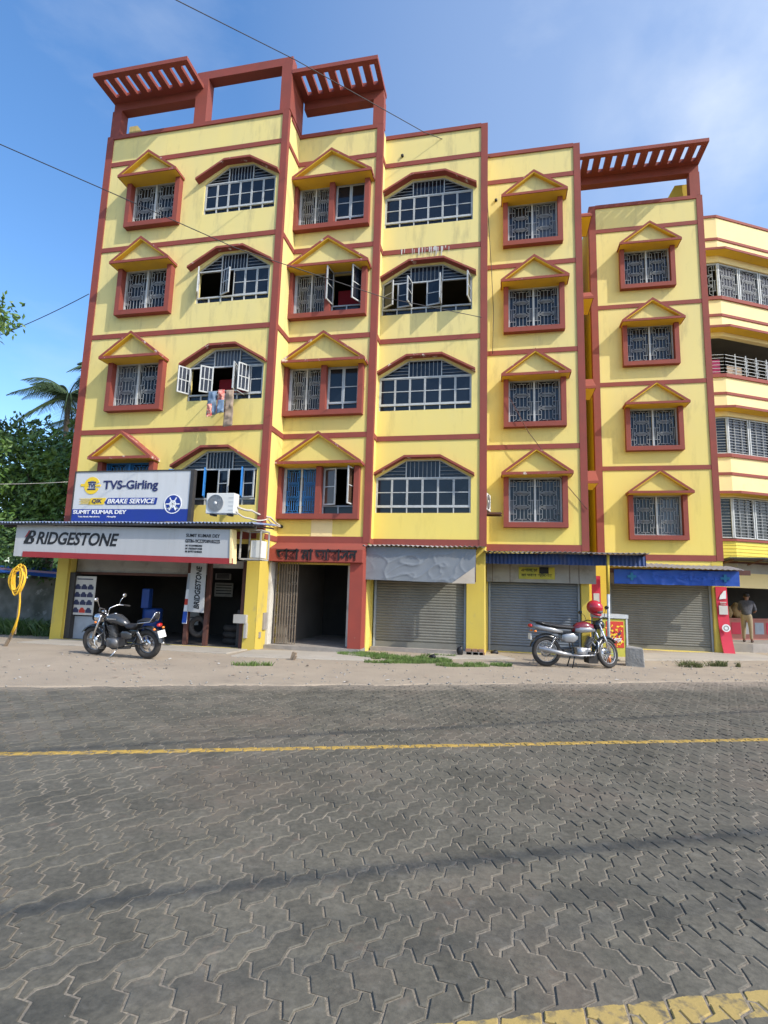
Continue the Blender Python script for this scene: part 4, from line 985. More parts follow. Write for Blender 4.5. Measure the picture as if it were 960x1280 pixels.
def ring(m, c, r0, r1, y0, y1, a0=0, a1=360, n=40):
    k = int(n*(a1-a0)/360); vs = []
    for i in range(k+1):
        a = R(a0+(a1-a0)*i/k)
        for r in (r0, r1): vs += [(c[0]+r*math.cos(a), y0, c[1]+r*math.sin(a)), (c[0]+r*math.cos(a), y1, c[1]+r*math.sin(a))]
    fs = []
    for i in range(k): b = i*4; fs += [(b, b+2, b+6, b+4), (b+1, b+5, b+7, b+3), (b+2, b+3, b+7, b+6), (b, b+4, b+5, b+1)]
    m.add(vs, fs)
c = bp(319, 158); m_ = MB(); ring(m_, c, .135, .245, 13.19, 13.2, 20, 340); m_.box(c[0]-.36, c[0]-.1, 13.188, 13.199, c[1]-.02, c[1]+.05).box(c[0]+.1, c[0]+.28, 13.188, 13.199, c[1]-.03, c[1]+.03)
m_.box(c[0]-.13, c[0]+.13, 13.19, 13.199, c[1]-.13, c[1]-.105).build('emblem', 'gold', bs)
m_ = MB(); m_.box(c[0]-.13, c[0]+.13, 13.186, 13.192, c[1]+.075, c[1]+.11).box(c[0]-.13, c[0]+.13, 13.186, 13.192, c[1]-.125, c[1]-.085); m_.build('emblem', 'navy', bs)
textfit('lettering', 'TVS', 'navy', c[0]-.12, c[1]-.065, .24, .12, 13.19, bs, bold=.02)
x, z = bp(360, 178); x1, z1 = bp(550, 140); textfit('lettering', 'TVS-Girling', 'navy', x, z-.02, x1-x, (z1-z)*1.05, 13.19, bs, bold=.022)
x, z = bp(318, 225); x1, z1 = bp(365, 202)
m_ = MB(); m_.prism([(x-.05, z), (x1+.02, z), (x1+.08, z1), (x+.03, z1)], 13.19, 13.199)
for i in range(5): xa = x-.34+.05*(i % 2); zz = z+.015+i*.035; m_.box(xa, x+.02, 13.19, 13.199, zz, zz+.014)
m_.build('emblem', 'gold', bs)
textfit('lettering', 'QIK', 'navy', x+.07, z+.025, x1-x-.1, z1-z-.05, 13.185, bs, bold=.02, shear=.2)
xb, _ = bp(548, 0); m_ = MB(); m_.prism([(x1+.04, (z+z1)/2-.03), (x1+.1, z), (xb, z), (xb+.03, z1), (x1+.15, z1)], 13.19, 13.199); m_.build('arrow_panel', 'signblue', bs)
textfit('lettering', 'BRAKE SERVICE', 'white', x1+.14, z+.025, xb-x1-.18, z1-z-.05, 13.184, bs, bold=.02, shear=.2)
c = bp(605, 224); m_ = MB(); ring(m_, c, .24, .265, 13.184, 13.196, 0, 360); m_.build('emblem', 'white', bs)
m_ = MB(); ring(m_, c, .10, .24, 13.186, 13.196, -30, 175); ring(m_, c, .10, .20, 13.186, 13.196, 185, 215); ring(m_, c, .10, .2, 13.186, 13.196, 265, 300); m_.build('emblem', 'signblue', bs)
m_ = MB(); ring(m_, c, .07, .10, 13.182, 13.196)
for k in range(6): a = R(60*k); m_.bar((c[0], 13.188, c[1]), (c[0]+.2*math.cos(a), 13.188, c[1]+.2*math.sin(a)), .014, .03)
m_.build('emblem', 'white', bs)
x, z = bp(263, 258); x1, z1 = bp(450, 244); textfit('lettering', 'SUMIT KUMAR DEY', 'white', x, z, x1-x, z1-z, 13.187, bs, bold=.025)
x, z = bp(281, 271); x1, z1 = bp(416, 265); textfit('lettering', 'Tata Steel, Bansberia          Hooghly', 'white', x, z, x1-x, .05, 13.187, bs, bold=.02)

ra = tag(empty('roof_awning', (-9.6, 12.5, 3.12)), 'blue corrugated roof sheet over the garage shop, above the long white sign', 'awning')
corrug(-13.45, -5.85, 12.42, 13.86, 3.17, 3.30, pitch=.10, amp=.022, seed=1).build('sheet', 'roofblue', ra)
m_ = MB(); m_.box(-13.35, -5.9, 12.66, 12.72, 3.06, 3.13)
for x in (-13.2, -11.6, -10, -8.4, -6.9, -5.95): m_.bar((x, 12.5, 3.11), (x, 13.85, 3.2), .04)
m_.box(-13.4, -5.88, 12.44, 12.50, 3.10, 3.15); m_.build('frame', 'blackframe', ra)
cg = tag(empty('ac_cage', (-6.15, 13.0, 2.2)), 'rusty open steel frame hanging at the right end of the long white sign', 'frame')
m_ = MB(); X0, X1, Y0, Y1, Z0, Z1 = -6.40, -5.86, 12.9, 13.4, 2.32, 3.05
for a in (X0, X1):
    for b in (Y0, Y1): m_.bar((a, b, Z0), (a, b, Z1), .035)
for z in (Z0, Z1):
    for b in (Y0, Y1): m_.bar((X0, b, z), (X1, b, z), .035)
    for a in (X0, X1): m_.bar((a, Y0, z), (a, Y1, z), .035)
m_.build('frame', 'boardgrey', cg)
m_ = MB(); m_.box(-6.17, -5.9, 13.0, 13.38, 2.36, 2.80); tag(m_.build('junction_cabinet', 'ac', bevel=.01), 'small white cabinet inside the steel frame beside the long white sign', 'cabinet')

def ac_unit(loc, rz, label, w_=.80, h_=.54, d_=.28):
    o = tag(empty('ac_unit', (0, 0, 0)), label, 'air conditioner', 'outdoor air conditioner units')
    m_ = MB(); m_.box(-w_/2, w_/2, 0, d_, .05, .05+h_); m_.build('casing', 'ac', o, bevel=.015)
    m_ = MB(); cx = -w_*.16; cz = .05+h_/2; r = h_*.42
    ring(m_, (cx, cz), r*.93, r, -.022, -.001)
    for k in range(1, 7): ring(m_, (cx, cz), r*.93*k/7-.004, r*.93*k/7+.004, -.018, -.010, n=28)
    for k in range(12): a = R(30*k); m_.bar((cx+r*.2*math.cos(a), -.012, cz+r*.2*math.sin(a)), (cx+r*.95*math.cos(a), -.012, cz+r*.95*math.sin(a)), .006)
    m_.build('fan_guard', 'alloy', o)
    m_ = MB(); m_.lathe([(0.001, -.006), (r*.92, -.006), (r*.92, -.0015), (.001, -.0015)], (cx, 0, cz), 'y', 28); m_.build('fan_recess', 'acgrey', o)
    m_ = MB(); m_.lathe([(.001, -.026), (r*.2, -.024), (r*.2, -.008)], (cx, 0, cz), 'y', 16); m_.build('hub', 'ac', o)
    m_ = MB()
    for k in range(4): m_.box(w_*.30, w_*.47, -.006, -.001, .05+h_*(.15+.2*k), .05+h_*(.17+.2*k))
    m_.build('panel_seam', 'acgrey', o)
    m_ = MB(); m_.box(-w_*.35, -w_*.25, .02, d_-.02, 0, .05).box(w_*.25, w_*.35, .02, d_-.02, 0, .05); m_.build('foot', 'blackframe', o)
    o.location = loc; o.rotation_euler = (0, 0, rz); return o
ac_unit((-7.17, 13.12, 3.46), 0, 'white air conditioner unit on the shop roof beside the billboard')
a2 = ac_unit((-.30, 16.15, 3.98), R(80), 'small air conditioner unit bracketed to the wall above the dark blue awning', w_=.62, h_=.5, d_=.26)
m_ = MB(); m_.box(-.37, .08, 15.9, 15.94, 3.90, 3.94).box(-.37, .08, 16.36, 16.40, 3.90, 3.94).box(-.37, .05, 15.94, 16.36, 3.93, 3.96); tag(m_.build('wall_bracket', 'rust'), 'steel bracket under the small air conditioner above the dark blue awning', 'bracket')
def cable(name, pts, r, mt, label, cat, sag=0, n=24, group=None):
    P = [Vector(p) for p in pts]; out_ = []
    for i in range(len(P)-1):
        for k in range(n): t = k/n; q = P[i].lerp(P[i+1], t); q.z -= sag*4*t*(1-t); out_.append(q)
    out_.append(P[-1]); m_ = MB(); m_.tube(out_, r, 6); return tag(m_.build(name, mt), label, cat, group)
cable('coolant_pipe', [(-6.78, 13.3, 3.72), (-6.5, 13.6, 3.66), (-6.2, 14.2, 3.55), (-6.16, 14.88, 3.40)], .028, 'pipe', 'upper pale pipe running from the roof air conditioner to the wall', 'pipe', .03, 8)
cable('coolant_pipe', [(-6.78, 13.25, 3.60), (-6.45, 13.4, 3.42), (-6.2, 14.0, 3.48), (-6.15, 14.88, 3.38)], .02, 'pipe', 'lower pale pipe looping from the roof air conditioner to the wall', 'pipe', .05, 8)
m_ = MB(); m_.tube([(-6.16, 14.80, 3.39), (-6.15, 14.905, 3.38)], .05, 10); tag(m_.build('pipe_sleeve', 'ink'), 'dark sleeve where the pale pipes enter the wall', 'sleeve')

# ------------------------------------------------------------------ tarpaulin, awnings and fascias over the shutters
def cloth_plane(c00, c10, c11, c01, nx, ny, disp, y_out=0, seed=0):
    c00, c10, c11, c01 = map(Vector, (c00, c10, c11, c01)); vs = []
    for j in range(ny+1):
        for i in range(nx+1):
            a, b = i/nx, j/ny; p = c00.lerp(c10, a).lerp(c01.lerp(c11, a), b)
            q = Vector((p.x*1.9+p.z*1.2, p.z*2.6-p.x*.7, seed)); rg = 1-abs(mn.noise(q)*2); e = min(1, 6*min(a, 1-a, b+.15, 1.02-b))
            d = disp*(rg**4*1.1+(1-abs(mn.noise(Vector((p.x*2.2-p.z*3.1, p.z*1.1+p.x*.9, seed+7)))*2))**6*.9+mn.noise(q*3.1)*.12+mn.noise(Vector((p.x*.8, p.z, seed+4)))*.6)*max(.2, e)
            vs.append((p.x, p.y-d, p.z+.01*mn.noise(Vector((p.x*3, 0, seed)))))
    m_ = MB(); fs = [(j*(nx+1)+i, j*(nx+1)+i+1, (j+1)*(nx+1)+i+1, (j+1)*(nx+1)+i) for j in range(ny) for i in range(nx)]
    m_.add(vs, fs, 0, True); return m_
tp = tag(empty('tarpaulin_banner', (-2.1, 14.75, 1.9)), 'creased silver tarpaulin hung over the left roller shutter', 'tarpaulin')
cloth_plane((-3.58, 14.75, 1.93), (-.62, 14.75, 1.89), (-.60, 14.75, 2.79), (-3.62, 14.75, 2.84), 150, 46, .013, seed=2).build('sheet', 'tarp', tp)
m_ = MB(); m_.add([(-1.22, 14.655, 1.885), (-.62, 14.655, 1.885), (-.63, 14.655, 2.32), (-.95, 14.648, 2.08)], [(0, 1, 2, 3)]); m_.build('folded_corner', 'beigefold', tp)
m_ = MB(); m_.box(-3.6, -.6, 14.78, 14.81, 2.76, 2.80).box(-3.6, -.6, 14.78, 14.81, 1.93, 1.96).box(-3.6, -3.56, 14.78, 14.81, 1.96, 2.76).box(-.64, -.6, 14.78, 14.81, 1.96, 2.76)
m_.build('frame', 'rust', tp)
a1 = tag(empty('corrugated_awning', (-2.1, 14.7, 2.85)), 'narrow grey corrugated sheet above the creased silver tarpaulin', 'awning')
corrug(-3.66, -.40, 14.60, 15.40, 2.85, 2.91, pitch=.13, amp=.02, seed=5).build('sheet', 'roofgrey', a1)
m_ = MB(); [m_.bar((x, 14.68, 2.82), (x, 15.4, 2.86), .035) for x in (-3.5, -2.1, -.6)]; m_.build('bracket', 'rust', a1)
a2 = tag(empty('corrugated_awning', (1.6, 15.4, 2.8)), 'grey topped corrugated awning with a dark blue rusty valance over the bluish shutter', 'awning')
corrug(-.42, 3.80, 15.25, 16.66, 2.78, 2.86, pitch=.13, amp=.022, seed=9).build('sheet', 'roofgrey', a2)
vs = []; nn_ = 160
for j, z in enumerate((2.47, 2.60, 2.765)):
    for i in range(nn_+1): x = -.40+4.17*i/nn_; vs.append((x, 15.62-.012*math.sin(i*1.57)-.03*(2-j)*.5+.02*mn.noise(Vector((x, z, 1))), z+(.018*mn.noise(Vector((x*2.2, 1, 1))) if j == 0 else 0)))
m_ = MB(); m_.add(vs, [(j*(nn_+1)+i, j*(nn_+1)+i+1, (j+1)*(nn_+1)+i+1, (j+1)*(nn_+1)+i) for j in range(2) for i in range(nn_)]); m_.build('valance', 'awnblue', a2)
m_ = MB(); [m_.bar((x, 15.4, 2.74), (x, 16.66, 2.80), .04) for x in (-.3, 1.0, 2.4, 3.7)]; m_.build('bracket', 'rust', a2)
bd = tag(empty('fascia_sign', (1.1, 16.5, 2.0)), 'weathered grey signboard with a faded yellow poster above the bluish shutter', 'sign')
m_ = MB(); m_.box(-.35, 2.66, 16.48, 16.52, 2.0, 2.62); m_.build('board', 'boardgrey', bd)
m_ = MB(); m_.box(.55, 1.55, 16.465, 16.478, 2.10, 2.44); m_.build('poster', 'posteryellow', bd)
textfit('lettering', 'মা তারা স্টোর', 'ink', .62, 2.15, .85, .12, 16.462, bd, bold=.02)
textfit('lettering', 'এখানে চা', 'ink', .62, 2.31, .45, .09, 16.462, bd, bold=.02)
m_ = MB(); m_.box(1.12, 1.38, 16.455, 16.464, 2.26, 2.44); m_.build('print_block', 'ink', bd)
for x in (-.2, .3, 1.95, 2.2): m_ = MB(); m_.box(x, x+.012, 16.474, 16.479, 2.0, 2.6); m_.build('panel_joint', 'rust', bd)
ef = tag(empty('fascia_sign', (5.6, 19.0, 2.1)), 'bright blue fascia sign with green crosses above the right brownish shutter', 'sign')
m_ = cloth_plane((3.62, 19.03, 2.10), (7.26, 19.03, 2.10), (7.26, 19.03, 2.56), (3.62, 19.03, 2.56), 80, 14, .03, seed=12); m_.build('sheet', 'fascblue', ef)
m_ = MB(); m_.box(3.62, 7.24, 19.05, 19.09, 2.12, 2.54); m_.build('board', 'blackframe', ef)
for x in (4.15, 6.85): m_ = MB(); m_.box(x-.13, x+.13, 18.985, 18.998, 2.30, 2.38).box(x-.04, x+.04, 18.983, 18.998, 2.22, 2.46); m_.build('green_cross', mat('faded_green_print', (.012, .14, .28), .6), ef)
M['faintblue'] = mat('faint_blue_print', (.014, .085, .42), .5)
textfit('lettering', 'ঔষধালয়', 'faintblue', 4.75, 2.22, 1.9, .22, 18.994, ef, bold=.01)
ea = tag(empty('sheet_awning', (5.6, 19, 2.62)), 'thin warped sheet awning on top of the bright blue fascia', 'awning')
mm_ = corrug(3.3, 7.3, 18.75, 19.80, 2.63, 2.80, pitch=.16, amp=.015, seed=14); mm_.v = [(x, y, z+.07*(5.2-x)/2.0*(.6 if x > 5.2 else .3)) for x, y, z in mm_.v]; mm_.build('sheet', 'roofgrey', ea)
m_ = MB(); m_.box(3.5, 7.6, 19.08, 19.12, 2.45, 2.60); m_.build('bracket', 'rust', ea)

# awning pole
pl_ = tag(empty('awning_pole', (2.77, 15.42, 0)), 'slim pole painted yellow at the top and white below, holding up the dark blue awning', 'pole')
m_ = MB(); m_.cyl((2.75, 15.42, .18), (2.78, 15.42, 1.72), .038, 12); m_.build('white_section', 'white_metal', pl_)
m_ = MB(); m_.cyl((2.78, 15.42, 1.722), (2.80, 15.42, 2.74), .036, 12); m_.build('yellow_section', 'yellow_deep', pl_)
m_ = MB(); m_.cyl((2.75, 15.42, -.02), (2.75, 15.42, .178), .05, 12); m_.build('orange_foot', 'orange', pl_)

# kiosk with posters
kx, ky = 2.62, 15.62
kk = tag(empty('display_kiosk', (0, 0, 0)), 'white topped display cabinet covered in yellow and red posters beside the awning pole', 'cabinet')
m_ = MB(); m_.box(0, .66, 0, .62, .12, 1.08); m_.build('body', 'posteryellow', kk)
m_ = MB(); m_.box(-.04, .70, -.04, .66, 1.10, 1.20).box(-.025, .02, -.025, .02, .0, 1.10).box(.64, .685, -.025, .02, .0, 1.10).box(.64, .685, .60, .645, 0, 1.1).box(-.025, .02, .60, .645, 0, 1.1); m_.build('white_frame', 'white_metal', kk)
m_ = MB(); m_.box(.12, .58, -.012, -.001, .35, 1.02); m_.build('poster', 'posterred', kk)
m_ = MB()
for i in range(46): a, b = random.uniform(.13, .52), random.uniform(.36, .96); m_.box(a, a+random.uniform(.02, .07), -.016-.0004*i*.2, -.013, b, b+random.uniform(.012, .05))
m_.build('printed_pattern', 'gold', kk)['kind'] = 'stuff'
m_ = MB()
for i in range(14): a, b = random.uniform(.14, .5), random.uniform(.5, .95); m_.box(a, a+.03, -.0285, -.027, b, b+.03)
m_.build('printed_pattern', 'cardark', kk)['kind'] = 'stuff'
textfit('lettering', 'চা পান', 'white', .17, .48, .34, .12, -.032, kk, bold=.02)
for o in kids(kk): pass
kk.location = (kx, ky, 0); kk.rotation_euler = (0, 0, R(12))

# leaning red banner
m_ = MB(); vs = []
for j in range(13):
    t = j/12; z = .02+2.08*t; off = .10*math.sin(t*3.1)*(1-t)
    for x0_ in (0, 1):
        xx = 6.74+.33*x0_+(.10*(1-t)**2); vs.append((xx, 19.52+off-.12*(1-t), z)); vs.append((xx, 19.54+off-.12*(1-t), z))
m_.add(vs, [(4*j, 4*j+2, 4*j+6, 4*j+4) for j in range(12)]+[(4*j+1, 4*j+5, 4*j+7, 4*j+3) for j in range(12)]+[(4*j+2, 4*j+3, 4*j+7, 4*j+6) for j in range(12)]+[(4*j, 4*j+4, 4*j+5, 4*j+1) for j in range(12)])
rb = m_.build('vertical_banner', 'bannerred', None); tag(rb, 'tall narrow red banner with white patches leaning at the right end of the shutters', 'banner')
m_ = MB(); m_.prism([(6.82, 1.70), (7.02, 1.72), (7.03, 1.98), (6.96, 1.96), (6.86, 1.82)], 19.48, 19.5); m_.build('printed_shape', 'white', rb)
m_ = MB(); m_.box(6.80, 7.05, 19.47, 19.49, 1.22, 1.5).box(6.85, 7.0, 19.47, 19.49, 1.54, 1.56).box(6.84, 7.02, 19.47, 19.49, 1.59, 1.62); m_.build('printed_shape', 'poster', rb)
m_ = MB(); ring(m_, (6.95, .80), 0.0, .12, 19.40, 19.42, n=24); m_.build('printed_shape', 'white', rb)
m_ = MB(); ring(m_, (6.95, .80), .05, .08, 19.395, 19.40, n=24); m_.build('printed_shape', 'boardgrey', rb)
rb.location = (.09, .27, 0)
m_ = MB(); m_.box(2.62, 2.86, 17.0, 17.03, 1.0, 2.25); rp2 = m_.build('wall_poster', 'bannerred'); tag(rp2, 'dark red poster strip in the gap between the bluish and brownish shutters', 'poster')
m_ = MB(); m_.box(2.66, 2.82, 16.985, 16.998, 1.2, 1.75); m_.build('printed_shape', 'poster', rp2)
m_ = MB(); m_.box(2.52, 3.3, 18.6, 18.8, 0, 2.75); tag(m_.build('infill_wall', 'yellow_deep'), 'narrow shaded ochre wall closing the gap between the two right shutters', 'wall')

# ------------------------------------------------------------------ garage shop contents
def poster_board(name, x0, x1, z0, z1, y, label, rows=4, cols=3):
    p = tag(empty(name, ((x0+x1)/2, y, z0)), label, 'poster')
    m_ = MB(); m_.box(x0, x1, y, y+.02, z0, z1); m_.build('sheet', 'poster', p)
    w_ = (x1-x0)*.88/cols; h_ = (z1-z0)*.8/rows
    for r in range(rows):
        for c_ in range(cols):
            a = x0+(x1-x0)*.06+c_*w_; b = z0+(z1-z0)*.04+r*h_
            m_ = MB(); m_.prism([(a+w_*.04, b+h_*.08), (a+w_*.95, b+h_*.08), (a+w_*.95, b+h_*.48), (a+w_*.78, b+h_*.52), (a+w_*.66, b+h_*.74), (a+w_*.28, b+h_*.74), (a+w_*.16, b+h_*.52), (a+w_*.04, b+h_*.48)], y-.006, y-.001)
            m_.build('printed_car', 'cardark' if (r, c_) != (0, 1) else 'posterred', p)
    m_ = MB(); m_.box(x0+.1, x1-.1, y-.005, y-.001, z1-.1, z1-.07); m_.build('printed_heading', 'cardark', p)
    return p
poster_board('car_poster', -12.05, -11.33, .70, 1.80, 13.97, 'white poster printed with rows of small dark cars at the left of the garage shop')
m_ = MB(); m_.lathe([(.001, 0), (.26, 0), (.28, .05), (.28, .3), (.265, .32), (.28, .34), (.28, .6), (.265, .62), (.28, .64), (.28, .86), (.25, .9), (.001, .9)], (-10.05, 14.9, .03), 'z', 24)
tag(m_.build('plastic_drum', 'drumblue'), 'blue plastic drum inside the garage shop behind the black cruiser', 'drum')
m_ = MB(); m_.box(-10.2, -9.95, 14.5, 14.7, .93, 1.5); tag(m_.build('blue_machine', 'drumblue', bevel=.03), 'dark blue cabinet standing on the drum in the garage shop', 'machine')
for (x0, x1, z0, z1, y, lb) in ((-9.75, -9.3, .4, 1.5, 16.2, 'tall pale notice board deep inside the garage shop'), (-9.2, -8.55, 1.3, 1.75, 16.9, 'wide pale notice on the back wall of the garage shop'), (-9.15, -8.6, 1.85, 2.05, 16.8, 'small pale notice near the ceiling of the garage shop')):
    nb = tag(empty('notice_board', ((x0+x1)/2, y, z0)), lb, 'notice'); m_ = MB(); m_.box(x0, x1, y, y+.03, z0, z1); m_.build('board', 'boardgrey', nb)
    m_ = MB(); [m_.box(x0+.05, x1-.05, y-.005, y, z0+(z1-z0)*f, z0+(z1-z0)*f+.03) for f in (.2, .4, .6, .8)]; m_.build('printed_line', 'ink', nb)
vb = tag(empty('vertical_sign', (-7.98, 13.7, .92)), 'white vertical tyre sign with rotated black letters hanging between the garage posts', 'sign')
m_ = MB(); m_.prism([(-8.22, .93), (-7.74, .91), (-7.76, 2.24), (-8.20, 2.25)], 13.70, 13.73); m_.build('board', 'signwhite', vb)
t_ = text('lettering', 'BRIDGESTONE', 'ink', .22, (0, 0, 0), None, bold=.006, shear=.22)
t_.data.transform(Matrix.Translation((-7.88, 13.695, 1.0)) @ Matrix.Rotation(R(-90), 4, 'Y') @ Matrix.Diagonal((.78, 1, 1, 1))); t_.data.transform(Matrix.Translation(-Vector(vb.location))); t_.parent = vb
m_ = MB(); m_.prism([(-8.40, .60), (-8.27, .60), (-8.25, 1.95), (-8.33, 1.95)], 13.80, 13.82); f3 = m_.build('post_banner', 'white'); tag(f3, 'narrow banner striped blue white and red wrapped on the left garage post', 'banner')
m_ = MB(); m_.prism([(-8.398, .62), (-8.272, .62), (-8.265, .92), (-8.385, .92)], 13.79, 13.799); m_.build('stripe', 'fascblue', f3)
m_ = MB(); m_.prism([(-8.37, 1.10), (-8.262, 1.10), (-8.26, 1.26), (-8.36, 1.26)], 13.79, 13.799); m_.build('stripe', 'posterred', f3)
m_ = MB(); m_.prism([(-8.35, 1.52), (-8.256, 1.52), (-8.25, 1.93), (-8.33, 1.93)], 13.79, 13.799); m_.build('stripe', 'steel_grey', f3)
def torus(mb, c, Rr, r, axis='y', n=36, k=10, mi=0, sq=1.0):
    vs = []
    for i in range(n):
        a = 2*math.pi*i/n
        for j in range(k):
            b = 2*math.pi*j/k; q = Rr+r*math.cos(b)*sq; h = r*math.sin(b)
            p = {'y': (q*math.cos(a), h, q*math.sin(a)), 'z': (q*math.cos(a), q*math.sin(a), h), 'x': (h, q*math.cos(a), q*math.sin(a))}[axis]
            vs.append((c[0]+p[0], c[1]+p[1], c[2]+p[2]))
    mb.add(vs, [(i*k+j, ((i+1) % n)*k+j, ((i+1) % n)*k+(j+1) % k, i*k+(j+1) % k) for i in range(n) for j in range(k)], mi, True); return mb
tl = ['upright worn tyre leaning between the garage posts under the vertical sign', 'lowest tyre lying in the stack inside the dark garage doorway', 'middle tyre lying in the stack inside the dark garage doorway', 'topmost tyre lying in the stack inside the dark garage doorway']
for i, lb in enumerate(tl):
    m_ = MB()
    if i == 0: torus(m_, (-8.05, 14.05, .52), .22, .075, 'y')
    else: torus(m_, (-7.3, 14.75, .12+.18*(i-1)), .25, .09, 'z')
    tag(m_.build('tyre', 'rubber'), lb, 'tyre', 'spare tyres in the garage shop')
# second motorbike wheel glimpsed is left out; hose reel on its stake
st = tag(empty('hose_stake', (-11.75, 11.8, 0)), 'leaning wooden stake in the verge holding the yellow hose', 'stake')
m_ = MB(); m_.bar((-11.95, 11.8, -.02), (-11.72, 11.8, .42), .07, .05).bar((-11.72, 11.82, .3), (-11.70, 11.82, 1.95), .03); m_.build('post', 'wood', st)
hs = MB(); pts = []
for k in range(7):
    cx, cz, rx, rz = -11.72+random.uniform(-.05, .06), 1.62+random.uniform(-.04, .04), random.uniform(.05, .23), random.uniform(.24, .40)
    for i in range(22):
        a = 2*math.pi*i/22+1.57; pts.append((cx+rx*math.cos(a), 11.74-.012*k+.02*math.sin(a*2), cz+rz*math.sin(a)))
hs.tube(pts, .017, 6)
hs.tube([(-11.70, 11.72, 1.9), (-11.66, 11.72, 1.5), (-11.60, 11.72, 1.1), (-11.58, 11.72, .8), (-11.64, 11.72, .55), (-11.72, 11.72, .34)], .02, 6)
hs.tube([(-11.67, 11.70, 1.9), (-11.64, 11.70, 1.5), (-11.57, 11.70, 1.1), (-11.56, 11.70, .8), (-11.62, 11.72, .5), (-11.70, 11.72, .30)], .02, 6)
tag(hs.build('coiled_hose', 'hose'), 'bright yellow air hose coiled on the wooden stake at the left edge', 'hose')

# ------------------------------------------------------------------ laundry on the second arched window
def garment(name, x0, x1, z0, z1, mt, label, y=13.42, seed=0):
    m_ = cloth_plane((x0, y, z0), (x1, y, z0+.03), (x1-.02, y, z1), (x0+.02, y, z1), 12, 18, .06, seed=seed)
    o = m_.build(name, mt); s = o.modifiers.new('t', 'SOLIDIFY'); s.thickness = .012; tag(o, label, 'clothes', 'washing hung from the open arched window'); return o
garment('hanging_cloth', -7.95, -7.66, 6.28, 6.98, 'clothblue', 'blue grey cloth hanging leftmost under the open arched window', seed=1)
garment('hanging_cloth', -7.90, -7.74, 6.22, 6.6, 'clothred', 'small red patterned cloth hanging low on the left of the laundry', y=13.36, seed=5)
garment('hanging_cloth', -7.66, -7.42, 6.35, 7.02, 'clothred', 'pink and red printed cloth in the middle of the laundry', seed=2)
garment('hanging_cloth', -7.60, -7.38, 6.3, 6.7, 'clothblue', 'pale blue cloth in front of the beige trousers', y=13.35, seed=8)
garment('hanging_trousers', -7.42, -7.14, 5.95, 7.0, 'clothbeige', 'long beige trousers hanging rightmost under the arched window', seed=3)
m_ = MB(); m_.bar((-8.0, 13.46, 6.99), (-7.1, 13.46, 7.0), .02).bar((-8.0, 13.46, 6.99), (-8.0, 13.9, 7.03), .02).bar((-7.1, 13.46, 7.0), (-7.1, 13.9, 7.03), .02); tag(m_.build('drying_rail', 'steel_grey'), 'thin metal drying rail sticking out below the open arched window', 'rail')

# ------------------------------------------------------------------ overhead cables
cable('overhead_cable', [(-7.4, 6.5, 12.6), (-6.83, 9, 14.11), (-5.3, 12, 15.56), (-2.27, 15, 15.67), (-.3, 16.6, 15.9)], .012, 'cable', 'topmost overhead cable crossing the sky above the left pergolas to the middle parapet', 'cable', n=10)
cable('overhead_cable', [(-13.6, 5.6, 10.9), (-9.71, 8, 10.17), (-8.09, 9.0, 9.75), (-5.81, 10.5, 9.17), (-2.91, 13, 9.13), (-.5, 15.3, 9.6)], .011, 'cable', 'overhead cable crossing the left facade from the upper left to the middle stripe', 'cable', n=10)
cable('service_cable', [(-19, 14.5, 9.2), (-12.57, 13.86, 10.56)], .012, 'cable', 'faint cable meeting the left edge of the building at mid height', 'cable', sag=.2)
cable('service_cable', [(-19, 13.6, 4.7), (-12.5, 13.8, 4.55)], .009, 'pipe', 'pale thin wire reaching the left edge of the building above the shop roof', 'cable', sag=.12)
cable('drop_cable', [(-.40, 16.4, 16.05), (-.36, 16.5, 14), (-.25, 16.6, 12.08), (-.17, 16.6, 10.4), (-.2, 16.62, 9.05)], .010, 'cable', 'loose cable hanging down the fourth block beside its left edge', 'cable', n=6)
cable('drop_cable', [(.30, 16.42, 7.55), (.84, 16.4, 6.45), (1.28, 16.42, 5.82), (1.75, 16.6, 5.1), (2.49, 16.62, 4.14)], .011, 'rust', 'brownish wire slanting across the windows of the fourth block', 'cable', n=6)
# thick cable bundles over the road; only their shadows reach the picture
for k, (gx, gy, h, r, lb, az) in enumerate(((-1.32, 6.62, 7.4, .026, 'far bundle', 31), (-.66, 3.41, 8.2, .036, 'thick middle bundle', 27.5), (-.5, 2.67, 8.6, .014, 'thin near bundle', 28), (-.55, 2.93, 9.3, .012, 'slack near bundle', 27), (.9, 2.2, 8.9, .02, 'nearest bundle', 28))):
    c0 = Vector((gx, gy, 0))+SUN*(h/SUN.z); d = Vector((math.cos(R(az)), math.sin(R(az)), 0))
    cable('cable_bundle', [c0-d*26+Vector((0, 0, .2)), c0, c0+d*22], r, 'cable', lb+' of black cables strung above the road', 'cable', sag=.12)

